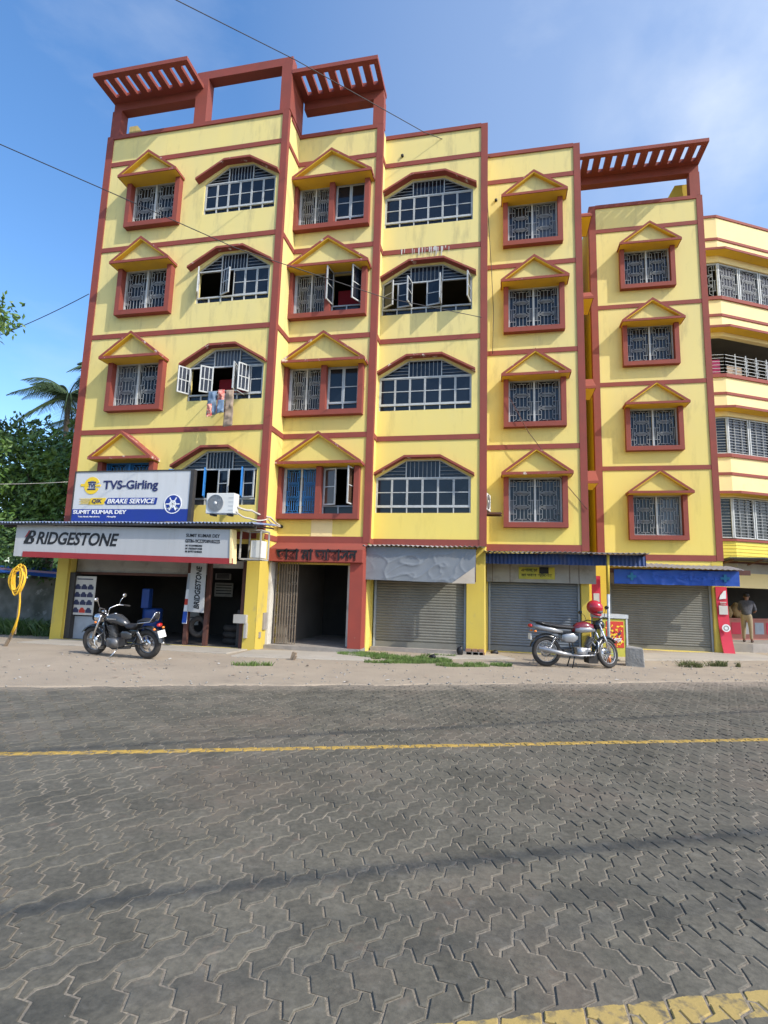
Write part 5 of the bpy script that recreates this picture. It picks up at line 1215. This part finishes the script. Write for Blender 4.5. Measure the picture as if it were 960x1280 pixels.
# ------------------------------------------------------------------ motorcycles (local: x forward, y left, z up)
def wheel(parent, x, rad, tr, style, z=None, steer=None):
    z = rad if z is None else z
    g = MB(); torus(g, (x, 0, z), rad-tr, tr, 'y', 44, 10); t = g.build('tyre', 'rubber', parent)
    g = MB(); torus(g, (x, 0, z), rad-tr*1.95, .014, 'y', 36, 6); torus(g, (x, .018, z), rad-tr*2.1, .008, 'y', 36, 5); torus(g, (x, -.018, z), rad-tr*2.1, .008, 'y', 36, 5)
    g.cyl((x, -.07, z), (x, .07, z), .035, 14)
    if style == 'alloy':
        for k in range(6):
            a = R(60*k+12); g.bar((x+.03*math.cos(a), 0, z+.03*math.sin(a)), (x+(rad-tr*2)*math.cos(a), 0, z+(rad-tr*2)*math.sin(a)), .03, .034, upv=(0, 1, 0))
    else:
        for k in range(28):
            a = R(360/28*k); b = a+R(24 if k % 2 else -24); s = .03 if k % 4 < 2 else -.03
            g.bar((x+.03*math.cos(b), s, z+.03*math.sin(b)), (x+(rad-tr*2)*math.cos(a), 0, z+(rad-tr*2)*math.sin(a)), .0045)
    g.build('rim', 'alloy', parent)
    g = MB(); g.lathe([(.05, -.005), (.12, -.005), (.12, .001), (.05, .001)], (x, .05, z), 'y', 24); g.build('brake_disc', 'chrome', parent)
def loft(secs, n=14):
    """secs: (x, y, z, ry, rz) ellipses along x"""
    m_ = MB(); vs = []
    for x, y, z, ry, rz in secs:
        for j in range(n): a = 2*math.pi*j/n; vs.append((x, y+ry*math.cos(a), z+rz*math.sin(a)))
    k = len(secs); fs = [(i*n+j, (i+1)*n+j, (i+1)*n+(j+1) % n, i*n+(j+1) % n) for i in range(k-1) for j in range(n)]
    fs += [tuple(range(n)), tuple((k-1)*n+j for j in range(n-1, -1, -1))]
    m_.add(vs, fs, 0, True); return m_
def fender(c, r, w_, a0, a1, th=.006, n=16):
    vs = []; m_ = MB()
    for i in range(n+1):
        a = R(a0+(a1-a0)*i/n)
        for yy, rr in ((-w_, r-.03), (-w_*.8, r), (0, r+.014), (w_*.8, r), (w_, r-.03)): vs.append((c[0]+rr*math.cos(a), yy, c[1]+rr*math.sin(a)))
    m_.add(vs, [(5*i+j, 5*i+j+1, 5*i+j+6, 5*i+j+5) for i in range(n) for j in range(4)], 0, True); return m_
def cruiser():
    o = empty('cruiser_motorcycle')
    wheel(o, .78, .335, .058, 'alloy'); wheel(o, -.68, .335, .068, 'alloy')
    g = MB()
    for s in (-.095, .095): g.tube([(.78, s, .335), (.66, s, .62), (.52, s, .95)], [.026, .024, .022], 10)
    g.bar((.54, -.11, .90), (.54, .11, .90), .05).bar((.58, -.11, .80), (.58, .11, .80), .04); g.build('front_fork', 'chrome', o)
    fender((.78, .335), .375, .075, 30, 160).build('front_mudguard', 'blackpaint', o)
    g = MB(); g.lathe([(.001, .13), (.075, .10), (.098, .03), (.10, -.02), (.06, -.09), (.001, -.1)], (.66, 0, .88), 'x', 20); g.build('headlamp', 'chrome', o)
    g = MB(); g.lathe([(.001, .012), (.088, .0)], (.775, 0, .88), 'x', 20); g.build('lamp_glass', 'glass', o)
    g = MB(); g.lathe([(.05, 0), (.055, .03), (.05, .05), (.001, .055)], (.52, 0, 1.0), 'z', 16); g.build('instrument', 'chrome', o)
    g = MB()
    for s in (-1, 1): g.tube([(.46, s*.05, .98), (.44, s*.08, 1.10), (.38, s*.26, 1.15), (.26, s*.40, 1.12)], .013, 8)
    g.tube([(.46, -.05, .98), (.46, .05, .98)], .013, 8); g.build('handlebar', 'chrome', o)
    for s in (-1, 1):
        g = MB(); g.tube([(.30, s*.355, 1.13), (.21, s*.45, 1.10)], .020, 8); g.build('grip', 'rubber', o)
        g = MB(); g.tube([(.37, s*.28, 1.15), (.36, s*.33, 1.26), (.33, s*.38, 1.33)], .006, 6); g.blob((.33, s*.41, 1.36), (.016, .065, .045), 0, 12, 8); g.build('mirror', 'chrome', o)
        g = MB(); g.blob((.58, s*.19, .80), (.035, .025, .025), 0, 10, 6); g.build('indicator', 'orange', o)
        g = MB(); g.blob((-.97, s*.14, .70), (.03, .035, .028), 0, 10, 6); g.build('indicator', 'orange', o)
    loft([(.46, 0, .86, .02, .03), (.42, 0, .87, .09, .07), (.28, 0, .88, .145, .115), (.10, 0, .86, .15, .12), (-.06, 0, .80, .11, .09), (-.17, 0, .74, .05, .05)], 18).build('fuel_tank', 'tankgrey', o)
    g = MB(); g.lathe([(.03, 0), (.03, .012), (.001, .014)], (.2, 0, .99), 'z', 12); g.build('tank_cap', 'chrome', o)
    g = MB(); g.box(.05, .30, .146, .150, .87, .90); g.build('tank_badge', 'alloy', o)
    loft([(-.10, 0, .74, .06, .04), (-.2, 0, .72, .14, .06), (-.36, 0, .71, .16, .065), (-.46, 0, .76, .12, .06), (-.50, 0, .80, .08, .04)], 16).build('rider_seat', 'seat', o)
    loft([(-.46, 0, .84, .09, .035), (-.6, 0, .87, .12, .05), (-.78, 0, .87, .11, .045), (-.84, 0, .86, .06, .03)], 16).build('pillion_seat', 'seat', o)
    g = MB()
    for s in (-1, 1): g.tube([(-.45, s*.13, .80), (-.62, s*.15, .83), (-.84, s*.13, .86), (-.90, s*.10, .97), (-.93, s*.06, 1.06)], .012, 8)
    g.tube([(-.93, -.06, 1.06), (-.93, .06, 1.06)], .012, 8); g.build('grab_rail', 'chrome', o)
    g = MB(); g.blob((-.915, 0, .99), (.03, .09, .09), 0, 12, 8); g.build('backrest', 'seat', o)
    fender((-.68, .335), .40, .09, 25, 172).build('rear_mudguard', 'blackpaint', o)
    g = MB(); g.blob((-.99, 0, .78), (.05, .08, .045), 0, 12, 8); g.build('tail_lamp', 'redlens', o)
    g = MB(); g.box(-1.05, -1.035, -.11, .11, .50, .66); g.xf(Matrix.Translation((-1.04, 0, .6)) @ Matrix.Rotation(R(18), 4, 'Y') @ Matrix.Translation((1.04, 0, -.6))); g.build('number_plate', 'plate', o)
    g = MB(); g.box(.02, .36, -.13, .13, .22, .44); g.build('crankcase', 'enginemetal', o, bevel=.04)
    for s in (1, -1):
        g = MB(); g.lathe([(.001, .05*s), (.10, .04*s), (.115, 0)], (.13, .13*s, .33), 'y', 22); g.build('engine_cover', 'enginemetal', o)
    g = MB(); g.cyl((.22, 0, .42), (.30, 0, .72), .07, 14)
    for k in range(9): a, b = Vector((.22, 0, .44)), Vector((.30, 0, .70)); p = a.lerp(b, k/8); g.cyl(p, p+Vector((.003, 0, .012)), .105, 16)
    g.build('cylinder', 'enginemetal', o)
    g = MB()
    for s in (-.07, .07): g.tube([(.50, 0, .84), (.46, s, .60), (.42, s, .28), (.2, s*1.3, .19), (-.3, s*1.5, .24), (-.45, s*1.2, .5)], .018, 8)
    g.tube([(.50, 0, .84), (.1, 0, .76), (-.3, 0, .66), (-.85, 0, .72)], .022, 8)
    for s in (-.11, .11): g.tube([(-.2, s*.8, .34), (-.45, s, .34), (-.68, s, .335)], .02, 8); g.tube([(-.68, s*1.05, .36), (-.5, s*1.1, .66)], .028, 10)
    g.build('frame', 'blackpaint', o)
    g = MB()
    for s in (-.135, .135):
        for k in range(11): a, b = Vector((-.67, s, .39)), Vector((-.52, s, .63)); g.cyl(a.lerp(b, k/11), a.lerp(b, k/11+.035), .036, 10)
    g.build('shock_spring', 'chrome', o)
    for s in (-1, 1): loft([(-.06, s*.13, .55, .015, .03), (-.12, s*.14, .54, .025, .085), (-.25, s*.14, .53, .025, .095), (-.36, s*.13, .52, .01, .05)], 12).build('side_panel', 'tankgrey', o)
    g = MB(); g.tube([(.30, -.1, .62), (.38, -.14, .5), (.34, -.16, .28), (.0, -.18, .24), (-.4, -.19, .27)], .022, 8); g.tube([(-.3, -.19, .27), (-.4, -.19, .275), (-.95, -.2, .33)], [.03, .045, .042], 12); g.build('exhaust', 'chrome', o)
    g = MB()
    for s in (-1, 1):
        for a_, b_ in (((.42, s*.1, .24), (.42, s*.26, .23)), ((-.32, s*.1, .3), (-.32, s*.24, .31))): g = MB(); g.cyl(a_, b_, .016, 8); g.build('footpeg', 'rubber', o)
    for s in (-1, 1): g = MB(); g.tube([(.45, s*.1, .55), (.52, s*.25, .45), (.52, s*.28, .33), (.45, s*.25, .22), (.40, s*.12, .2)], .013, 8); g.build('crash_guard', 'chrome', o)
    g = MB(); g.tube([(.02, .12, .22), (.10, .30, .015)], .014, 8); g.box(.07, .14, .27, .33, .0, .014); g.build('side_stand', 'chrome', o)
    return o
def commuter():
    o = empty('commuter_motorcycle')
    wheel(o, -.62, .315, .046, 'wire')
    # steered front assembly about the head axis
    fr = MB(); pre = set(col.objects)
    fp = empty('steering'); 
    wheel(fp, .70, .315, .042, 'wire')
    g = MB()
    for s in (-.085, .085): g.tube([(.70, s, .315), (.60, s, .58), (.47, s, .92)], [.024, .022, .018], 10)
    g.bar((.49, -.1, .88), (.49, .1, .88), .045); g.build('front_fork', 'chrome', fp)
    fender((.70, .315), .35, .06, 35, 170).build('front_mudguard', 'blackpaint', fp)
    loft([(.44, 0, .90, .08, .07), (.52, 0, .91, .12, .10), (.60, 0, .90, .12, .10), (.66, 0, .88, .06, .05)], 14).build('headlamp_cowl', 'blackpaint', fp)
    g = MB(); g.tube([(.42, -.36, 1.00), (.47, -.2, 1.03), (.46, -.06, .98), (.46, .06, .98), (.47, .2, 1.03), (.42, .36, 1.00)], .012, 8); g.build('handlebar', 'blackpaint', fp)
    for s in (-1, 1):
        g = MB(); g.tube([(.43, s*.31, 1.01), (.37, s*.40, .98)], .019, 8); g.build('grip', 'rubber', fp)
        g = MB(); g.tube([(.46, s*.24, 1.03), (.47, s*.28, 1.14), (.44, s*.33, 1.2)], .006, 6); g.blob((.44, s*.36, 1.22), (.016, .06, .04), 0, 12, 8); g.build('mirror', 'blackpaint', fp)
        g = MB(); g.blob((.55, s*.17, .82), (.035, .025, .02), 0, 10, 6); g.build('indicator', 'orange', fp)
    head = Vector((.46, 0, .92)); rotm = Matrix.Translation(head) @ Matrix.Rotation(R(30), 4, Vector((-.36, 0, .93))) @ Matrix.Translation(-head)
    for c_ in kids(fp): c_.data.transform(rotm); c_.parent = o
    bpy.data.objects.remove(fp)
    loft([(.42, 0, .80, .03, .04), (.38, 0, .83, .10, .09), (.22, 0, .86, .135, .11), (.05, 0, .84, .12, .10), (-.06, 0, .80, .07, .06)], 18).build('fuel_tank', 'maroon', o)
    for s in (-1, 1):
        loft([(.40, s*.09, .79, .03, .03), (.28, s*.118, .80, .03, .055), (.08, s*.11, .79, .03, .06), (-.02, s*.08, .78, .02, .04)], 12).build('tank_panel', 'silver', o)
        loft([(.02, s*.12, .62, .012, .03), (-.08, s*.135, .62, .02, .10), (-.24, s*.13, .61, .02, .09), (-.32, s*.11, .63, .01, .04)], 12).build('side_panel', 'silver', o)
        loft([(-.30, s*.09, .74, .02, .03), (-.5, s*.10, .77, .035, .05), (-.78, s*.085, .82, .035, .05), (-.92, s*.05, .85, .02, .03)], 12).build('tail_panel', 'silver', o)
        g = MB()
        for k in range(10): a, b = Vector((-.60, s*.125, .36)), Vector((-.46, s*.12, .64)); g.cyl(a.lerp(b, k/10), a.lerp(b, k/10+.035), .032, 10)
        g.build('shock_spring', 'chrome', o)
        g = MB(); g.blob((-.90, s*.15, .74), (.035, .025, .02), 0, 10, 6); g.build('indicator', 'orange', o)
    loft([(.0, 0, .83, .05, .03), (-.12, 0, .83, .12, .045), (-.4, 0, .85, .135, .05), (-.7, 0, .90, .12, .045), (-.84, 0, .92, .07, .03)], 16).build('seat', 'seat', o)
    g = MB(); g.tube([(-.55, -.13, .86), (-.8, -.13, .93), (-.95, -.06, .95), (-.95, .06, .95), (-.8, .13, .93), (-.55, .13, .86)], .012, 8); g.build('grab_rail', 'blackpaint', o)
    g = MB(); g.blob((-.97, 0, .85), (.05, .08, .04), 0, 12, 8); g.build('tail_lamp', 'redlens', o)
    g = MB(); g.box(-.985, -.97, -.10, .10, .56, .68); g.build('number_plate', 'plate', o)
    fender((-.62, .315), .365, .07, 40, 165).build('rear_mudguard', 'blackpaint', o)
    g = MB(); g.box(.0, .32, -.11, .11, .24, .42); g.build('crankcase', 'alloy', o, bevel=.035)
    for s in (1, -1): g = MB(); g.lathe([(.001, .04*s), (.09, .03*s), (.10, 0)], (.10, .11*s, .33), 'y', 22); g.build('engine_cover', 'alloy', o)
    g = MB(); g.cyl((.26, 0, .40), (.36, 0, .62), .06, 14)
    for k in range(8): a, b = Vector((.27, 0, .43)), Vector((.35, 0, .62)); p = a.lerp(b, k/7); g.cyl(p, p+Vector((.005, 0, .012)), .09, 16)
    g.build('cylinder', 'enginemetal', o)
    g = MB(); g.tube([(.48, 0, .86), (.40, 0, .6), (.38, 0, .30), (.3, 0, .22)], .022, 8); g.tube([(.46, 0, .86), (.1, 0, .74), (-.3, 0, .70), (-.85, 0, .80)], .022, 8)
    for s in (-.1, .1): g.tube([(-.1, s*.8, .36), (-.62, s, .315)], .018, 8); g.tube([(-.05, s, .30), (-.1, s, .55), (-.3, s, .70)], .015, 8)
    g.build('frame', 'blackpaint', o)
    g = MB(); g.tube([(.33, -.06, .56), (.42, -.11, .44), (.36, -.15, .27), (.05, -.17, .25), (-.2, -.17, .27)], .02, 8); g.tube([(-.15, -.175, .27), (-.3, -.18, .29), (-.85, -.20, .40)], [.028, .045, .045], 12); g.build('exhaust', 'alloy', o)
    for s in (-1, 1): g = MB(); g.tube([(.36, s*.1, .62), (.40, s*.27, .55), (.40, s*.28, .36), (.36, s*.1, .28)], .012, 8); g.build('crash_guard', 'chrome', o)
    g = MB(); g.box(.24, .44, -.14, .14, .10, .34); g.build('mud_flap', 'rubber', o)
    g = MB(); g.tube([(-.05, -.12, .26), (-.12, -.16, -.0)], .014, 8); g.tube([(-.05, .12, .26), (-.12, .16, .0)], .014, 8); g.build('centre_stand', 'blackpaint', o)
    g = MB()
    for s in (-1, 1):
        for a_, b_ in (((.14, s*.1, .24), (.14, s*.25, .24)), ((-.30, s*.1, .36), (-.30, s*.22, .36))): g = MB(); g.cyl(a_, b_, .014, 8); g.build('footpeg', 'rubber', o)
    return o
c1 = cruiser(); tag(c1, 'black and chrome cruiser motorcycle on its side stand in front of the garage shop', 'motorcycle')
c1.location = (-8.22, 11.22, 0); c1.rotation_euler = (R(-7), 0, R(180-6)); c1.scale = (1.0, 1.0, .96)
c2 = commuter(); tag(c2, 'maroon and silver commuter motorcycle parked before the bluish shutter', 'motorcycle')
c2.location = (1.74, 13.92, 0); c2.rotation_euler = (R(0), 0, R(13)); c2.scale = (1.09,)*3
hl = tag(empty('helmet', (0, 0, 0)), 'red full face helmet resting on the handlebar of the commuter motorcycle', 'helmet')
g = MB(); g.blob((0, 0, 0), (.155, .125, .14), 0, 18, 12); g.build('shell', 'helmet', hl)
g = MB(); g.blob((.045, 0, -.03), (.125, .105, .065), 0, 16, 8); g.build('visor', 'visor', hl)
g = MB(); g.blob((.06, 0, -.095), (.10, .105, .045), 0, 16, 8); g.build('chin_bar', 'helmet', hl)
hl.scale = (1.25,)*3; hl.location = (2.26, 14.3, 1.38); hl.rotation_euler = (R(10), R(20), R(-20))

# ------------------------------------------------------------------ the person at the shop counter
def person(loc, rz):
    root = empty('person')
    J = {'pel': (0, 0, .86, .125), 'waist': (.03, 0, 1.0, .115), 'chest': (.12, 0, 1.22, .14), 'neck': (.21, 0, 1.40, .06), 'head0': (.26, 0, 1.48, .065), 'head': (.30, 0, 1.56, .09), 'crown': (.31, 0, 1.63, .06)}
    E_ = [('pel', 'waist'), ('waist', 'chest'), ('chest', 'neck'), ('neck', 'head0'), ('head0', 'head'), ('head', 'crown')]
    for s, n in ((1, 'l'), (-1, 'r')):
        k = .06 if s > 0 else -.10
        J.update({'hip'+n: (0, s*.09, .80, .085), 'knee'+n: (.03+k, s*.11, .45, .058), 'ankle'+n: (k-.02, s*.12, .09, .04), 'toe'+n: (k+.14, s*.13, .03, .032),
                  'sh'+n: (.14, s*.18, 1.33, .062), 'el'+n: (.26, s*.24, 1.06, .042), 'wr'+n: (.46, s*.18, 1.02, .030), 'palm'+n: (.53, s*.17, 1.01, .028)})
        E_ += [('pel', 'hip'+n), ('hip'+n, 'knee'+n), ('knee'+n, 'ankle'+n), ('ankle'+n, 'toe'+n), ('chest', 'sh'+n), ('sh'+n, 'el'+n), ('el'+n, 'wr'+n), ('wr'+n, 'palm'+n)]
        for f in range(4):
            a = 'f%d%s' % (f, n); y = s*(.17+.018*(f-1.5)); J[a+'1'] = (.57, y, 1.005, .009); J[a+'2'] = (.60+.004*(f in (1, 2)), y, .985, .008); E_ += [('palm'+n, a+'1'), (a+'1', a+'2')]
        J['th'+n] = (.54, s*.125, .995, .010); E_.append(('palm'+n, 'th'+n))
    def skin(name, keys, mt, grow=1.0):
        ks = [k for k in J if k in keys]; idx = {k: i for i, k in enumerate(ks)}
        me = bpy.data.meshes.new(name); me.from_pydata([J[k][:3] for k in ks], [(idx[a], idx[b]) for a, b in E_ if a in idx and b in idx], [])
        o = bpy.data.objects.new(name, me); col.objects.link(o); me.materials.append(M[mt])
        m = o.modifiers.new('skin', 'SKIN'); sv = me.skin_vertices[0].data
        for i, k in enumerate(ks): sv[i].radius = (J[k][3]*grow, J[k][3]*grow); sv[i].use_root = (i == 0)
        s_ = o.modifiers.new('sub', 'SUBSURF'); s_.levels = s_.render_levels = 2
        o.parent = root; return o
    skin('body', set(J), 'skin', .96)
    skin('trousers', {'pel', 'waist', 'hipl', 'hipr', 'kneel', 'kneer', 'anklel', 'ankler'}, 'khaki', 1.16)
    skin('shirt', {'pel', 'waist', 'chest', 'neck', 'shl', 'shr', 'ell', 'elr'}, 'shirt', 1.30)
    g = MB(); g.blob((.285, 0, 1.60), (.105, .088, .085), 0, 14, 10); g.build('hair', 'hair', root)
    for s in (-1, 1): g = MB(); g.blob((.29, s*.085, 1.55), (.02, .012, .03), 0, 8, 6); g.build('ear', 'skin', root)
    for n, k in (('l', .06), ('r', -.10)):
        s = 1 if n == 'l' else -1; g = MB(); g.blob((k+.06, s*.125, .035), (.13, .045, .04), 0, 12, 6); g.build('sandal', 'darkwood', root)
    root.location = loc; root.rotation_euler = (0, 0, rz); return root
tag(person((8.35, 21.5, .28), R(62)), 'person in a dark shirt and khaki trousers bending towards the shop counter', 'person')
ct = tag(empty('shop_counter', (9.2, 22.2, .28)), 'low dusty pink counter covered in pictures inside the open shop at the right edge', 'counter')
def onf(s, off): p = FC+FD*s-FN*off; return p
for a, b in ((-.35, 3.8),):
    A_, B_ = onf(a, 1.15), onf(b, 1.15)
    ang = FA
    m_ = MB(); m_.box(0, b-a, 0, .5, 0, .72).box(-.03, b-a+.03, -.04, .54, .72, .77); m_.xf(Matrix.Translation((A_.x, A_.y, .28)) @ Matrix.Rotation(ang, 4, 'Z')); m_.build('cabinet', 'counter', ct)
    for i in range(7):
        m_ = MB(); m_.box(.1+i*.55, .52+i*.55, -.012, -.002, .2, .62); m_.xf(Matrix.Translation((A_.x, A_.y, .28)) @ Matrix.Rotation(ang, 4, 'Z')); m_.build('printed_picture', ['poster', 'steel_grey', 'bannerred'][i % 3], ct)
for i, (s, r, lb) in enumerate(((.95, .21, 'left bulging jute sack on the pink shop counter'), (1.38, .25, 'right bulging jute sack on the pink shop counter'))):
    p = onf(s, 1.4); m_ = MB(); m_.blob((p.x, p.y, 1.05+r*.95), (r, r, r*1.05), 0, 16, 10, .35, i); m_.blob((p.x, p.y, 1.05+r*2.0), (r*.35, r*.35, r*.3), 0, 10, 6, .4, i); tag(m_.build('jute_sack', 'sack'), lb, 'sack')

# ------------------------------------------------------------------ vegetation and the old wall on the left
def crown(name, blobs, mt, leaf, per, parent, seed=0, droop=.3):
    rnd = random.Random(seed); m_ = MB()
    for (cx, cy, cz, rx, ry, rz) in blobs:
        nclump = int(per*(rx*ry*rz)**.55)
        for _ in range(nclump):
            u = rnd.uniform(-1, 1); a = rnd.uniform(0, 6.283); s = math.sqrt(1-u*u); q = rnd.uniform(.45, 1.03)
            d = Vector((s*math.cos(a), s*math.sin(a), u)); q *= 1+.35*mn.noise(d*2.1+Vector((seed, cx, cz)))
            c = Vector((cx+d.x*rx*q, cy+d.y*ry*q, cz+d.z*rz*q))
            if mn.noise(c*.75+Vector((seed, 0, 9))) < -.22: continue
            for k in range(rnd.randint(9, 15)):
                p = c+Vector((rnd.gauss(0, .16), rnd.gauss(0, .16), rnd.gauss(0, .12))); l = leaf*rnd.uniform(.6, 1.25)
                ax = (d*.6+Vector((rnd.gauss(0, .6), rnd.gauss(0, .6), rnd.gauss(0, .5)-droop))).normalized()
                sd = ax.cross(Vector((rnd.gauss(0, 1), rnd.gauss(0, 1), rnd.gauss(0, 1)))).normalized()*l*.24
                n0 = ax.cross(sd).normalized()*l*.08
                m_.add([p, p+ax*l*.45+sd+n0, p+ax*l, p+ax*l*.45-sd+n0], [(0, 1, 2), (0, 2, 3)])
    return m_.build(name, mt, parent)
def tree(loc, h, blobs, mt, leaf, per, label, seed, cat='tree', tr=.16, limbs=5):
    t = tag(empty('broadleaf_tree', loc), label, cat); g = MB(); rnd = random.Random(seed)
    top = Vector(loc)+Vector((rnd.uniform(-.4, .4), 0, h)); mid = Vector(loc).lerp(top, .5)+Vector((.15, .1, 0))
    g.tube([loc, mid, top], [tr, tr*.7, tr*.3], 10)
    for b in blobs[:limbs]:
        c = Vector(b[:3]); s = Vector(loc).lerp(top, rnd.uniform(.35, .8)); g.tube([s, s.lerp(c, .5)+Vector((0, 0, -.15)), c], [tr*.4, tr*.25, tr*.1], 7)
    g.build('trunk', 'bark', t); crown('crown', blobs, mt, leaf, per, t, seed); return t
tree((-15.6, 16.5, 0), 6.0, [(-16.2, 16.5, 5.2, 1.9, 1.5, 1.5), (-14.6, 16.2, 5.4, 1.1, 1.1, 1.2), (-17.4, 17, 6.1, 1.3, 1.3, 1.1), (-15.2, 16.8, 3.9, 1.6, 1.4, 1.0), (-17.2, 16.5, 3.9, 1.7, 1.3, 1.2), (-14.3, 16.4, 6.3, .8, .9, .75)], 'leafA', .24, 95, 'tall bright green mango tree rising behind the left end of the long white sign', 11)
tree((-18.5, 19, 0), 6.5, [(-19.5, 19, 6.8, 2.2, 1.6, 1.6), (-17.2, 19.5, 6.4, 1.6, 1.6, 1.2), (-20.5, 19, 5, 2.3, 1.6, 1.7), (-18, 19, 4.4, 2.2, 1.6, 1.4)], 'leafB', .26, 85, 'darker leafy tree behind the bright mango tree at the left edge', 23)
tree((-16.8, 15.2, 0), 2.6, [(-17.2, 15.2, 2.6, 1.5, .9, .8), (-15.3, 15.0, 2.6, 1.3, .8, .8), (-14, 15.2, 2.5, 1.0, .7, .7), (-18.5, 15.2, 2.4, 1.3, .9, .9)], 'leafB', .2, 95, 'dark shrubby tree spilling over the mossy wall under the long white sign', 31, tr=.08)
nt_ = tree((-16.9, 11.0, 0), 8.6, [(-12.45, 11.0, 8.22, .36, .4, .24), (-12.9, 11.1, 8.45, .5, .5, .36), (-13.9, 11.2, 8.75, .9, .9, .6), (-15.3, 11.2, 9.2, 1.5, 1.3, 1.1), (-16.9, 11.2, 9.5, 1.6, 1.3, 1.2), (-12.2, 10.9, 8.1, .2, .25, .13)], 'leafA', .17, 110, 'near tree whose leafy branch tip reaches in at the left edge of the sky', 43, tr=.16)

def palm(loc, h, label, seed, nf=19, fl=3.6, lean=(0, 0)):
    t = tag(empty('coconut_palm', loc), label, 'palm tree', None); rnd = random.Random(seed)
    base = Vector(loc); top = base+Vector((lean[0], lean[1], h)); g = MB()
    P = [base.lerp(top, i/8)+Vector((math.sin(i/8*2.6)*.3, 0, 0)) for i in range(9)]; g.tube(P, [.2-.07*i/8 for i in range(9)], 10); g.build('trunk', 'bark', t)
    top = P[-1]; m_ = MB()
    for f in range(nf):
        a = 6.283*f/nf*2.618+rnd.uniform(-.2, .2); el = rnd.uniform(-.5, 1.25); L_ = fl*rnd.uniform(.8, 1.1); d = Vector((math.cos(a), math.sin(a), 0)); pts = []
        for i in range(12):
            s = i/11; pts.append(top+d*(L_*s*math.cos(el*(1-s*.3)))+Vector((0, 0, L_*(math.sin(el)*s*.9-.62*s*s))))
        m_.tube(pts, [.035*(1-i/12)+.006 for i in range(12)], 5)
        sd = Vector((-d.y, d.x, 0))
        for i in range(1, 12):
            for q in range(5):
                s = (i-1+q/5)/11; p = pts[i-1].lerp(pts[i], q/5); ll = .75*math.sin(math.pi*min(1, s*.9+.12))+.12
                for sg_ in (-1, 1):
                    dd = (sd*sg_*.75+d*.45+Vector((0, 0, -.65+rnd.uniform(-.15, .15)))).normalized(); wv = d*.022
                    m_.add([p-wv, p+wv, p+dd*ll*.6+wv, p+dd*ll], [(0, 1, 2), (0, 2, 3)])
    m_.build('crown', 'palm', t); return t
palm((-24.3, 26, 0), 12.2, 'coconut palm with drooping fronds just left of the building edge', 3, lean=(0, 0), fl=3.2, nf=27)
palm((-23.3, 27.5, 0), 14.6, 'taller coconut palm crown half hidden by the left edge of the building', 8, fl=2.2, nf=15, lean=(0, 0))
palm((-27.5, 31, 0), 12.3, 'small distant palm top behind the leafy trees at the left', 15, fl=2.6, nf=15)
cw = tag(empty('compound_wall', (-17, 15.9, 0)), 'old mossy grey compound wall in the shade left of the garage shop', 'wall')
vs = []; nx, nz_ = 90, 22
for j in range(nz_+1):
    for i in range(nx+1): x = -26+13.4*i/nx; z = -.05+1.75*j/nz_; vs.append((x, 15.4-.05*mn.noise(Vector((x*1.5, z*1.5, 0)))-.02*mn.noise(Vector((x*7, z*7, 0))), z+(.05*mn.noise(Vector((x, 0, 0))) if j == nz_ else 0)))
m_ = MB(); m_.add(vs, [(j*(nx+1)+i, j*(nx+1)+i+1, (j+1)*(nx+1)+i+1, (j+1)*(nx+1)+i) for j in range(nz_) for i in range(nx)], 0, True); m_.build('wall_face', 'oldwall', cw)
m_ = MB(); m_.box(-26, -12.6, 15.44, 15.65, -.05, 1.68); m_.build('wall_core', 'oldwall', cw)
lt = tag(empty('lean_to_roof', (-15, 14.8, 1.9)), 'low blue tarpaulin roof edge running to the yellow corner pillar', 'roof')
cloth_plane((-18.5, 14.3, 2.02), (-12.6, 14.3, 1.72), (-12.6, 15.4, 2.02), (-18.5, 15.4, 2.15), 40, 8, .03, seed=6).build('tarpaulin', 'bluetarp', lt)
m_ = MB(); m_.box(-18.6, -12.55, 14.26, 14.30, 1.93, 1.99); m_.xf(Matrix.Translation((-12.6, 14.28, 1.80)) @ Matrix.Rotation(R(2.6), 4, 'Y') @ Matrix.Translation((12.6, -14.28, -1.9))); m_.build('edge_strip', mat('purple_sheet_edge', (.16, .10, .15), .7), lt)
blades('undergrowth', [(-15.5, 14.9, 2.6, .35, 0), (-14.2, 14.5, 1.2, .25, 0)], 'leafB', 900, .45, 'dark undergrowth along the foot of the mossy wall')
# distant tree line so the horizon is closed
m_ = MB(); rnd = random.Random(5)
for i in range(9000):
    a = rnd.uniform(0, 6.283); rr = rnd.uniform(70, 110); x, y = rr*math.cos(a), rr*math.sin(a); z = rnd.uniform(0, 7)*(.75+.4*mn.noise(Vector((x*.06, y*.06, 0)))); s = rnd.uniform(.7, 1.6)
    ax = Vector((rnd.gauss(0, 1), rnd.gauss(0, 1), rnd.gauss(0, .7))).normalized(); b = ax.cross(Vector((0, 0, 1))).normalized(); c_ = ax.cross(b)
    p = Vector((x, y, z)); m_.add([p-b*s, p+c_*s*.7, p+b*s, p-c_*s*.7], [(0, 1, 2, 3)])
tag(m_.build('far_treeline', 'leafB'), 'far belt of trees closing the horizon all round', 'trees', kind='stuff')
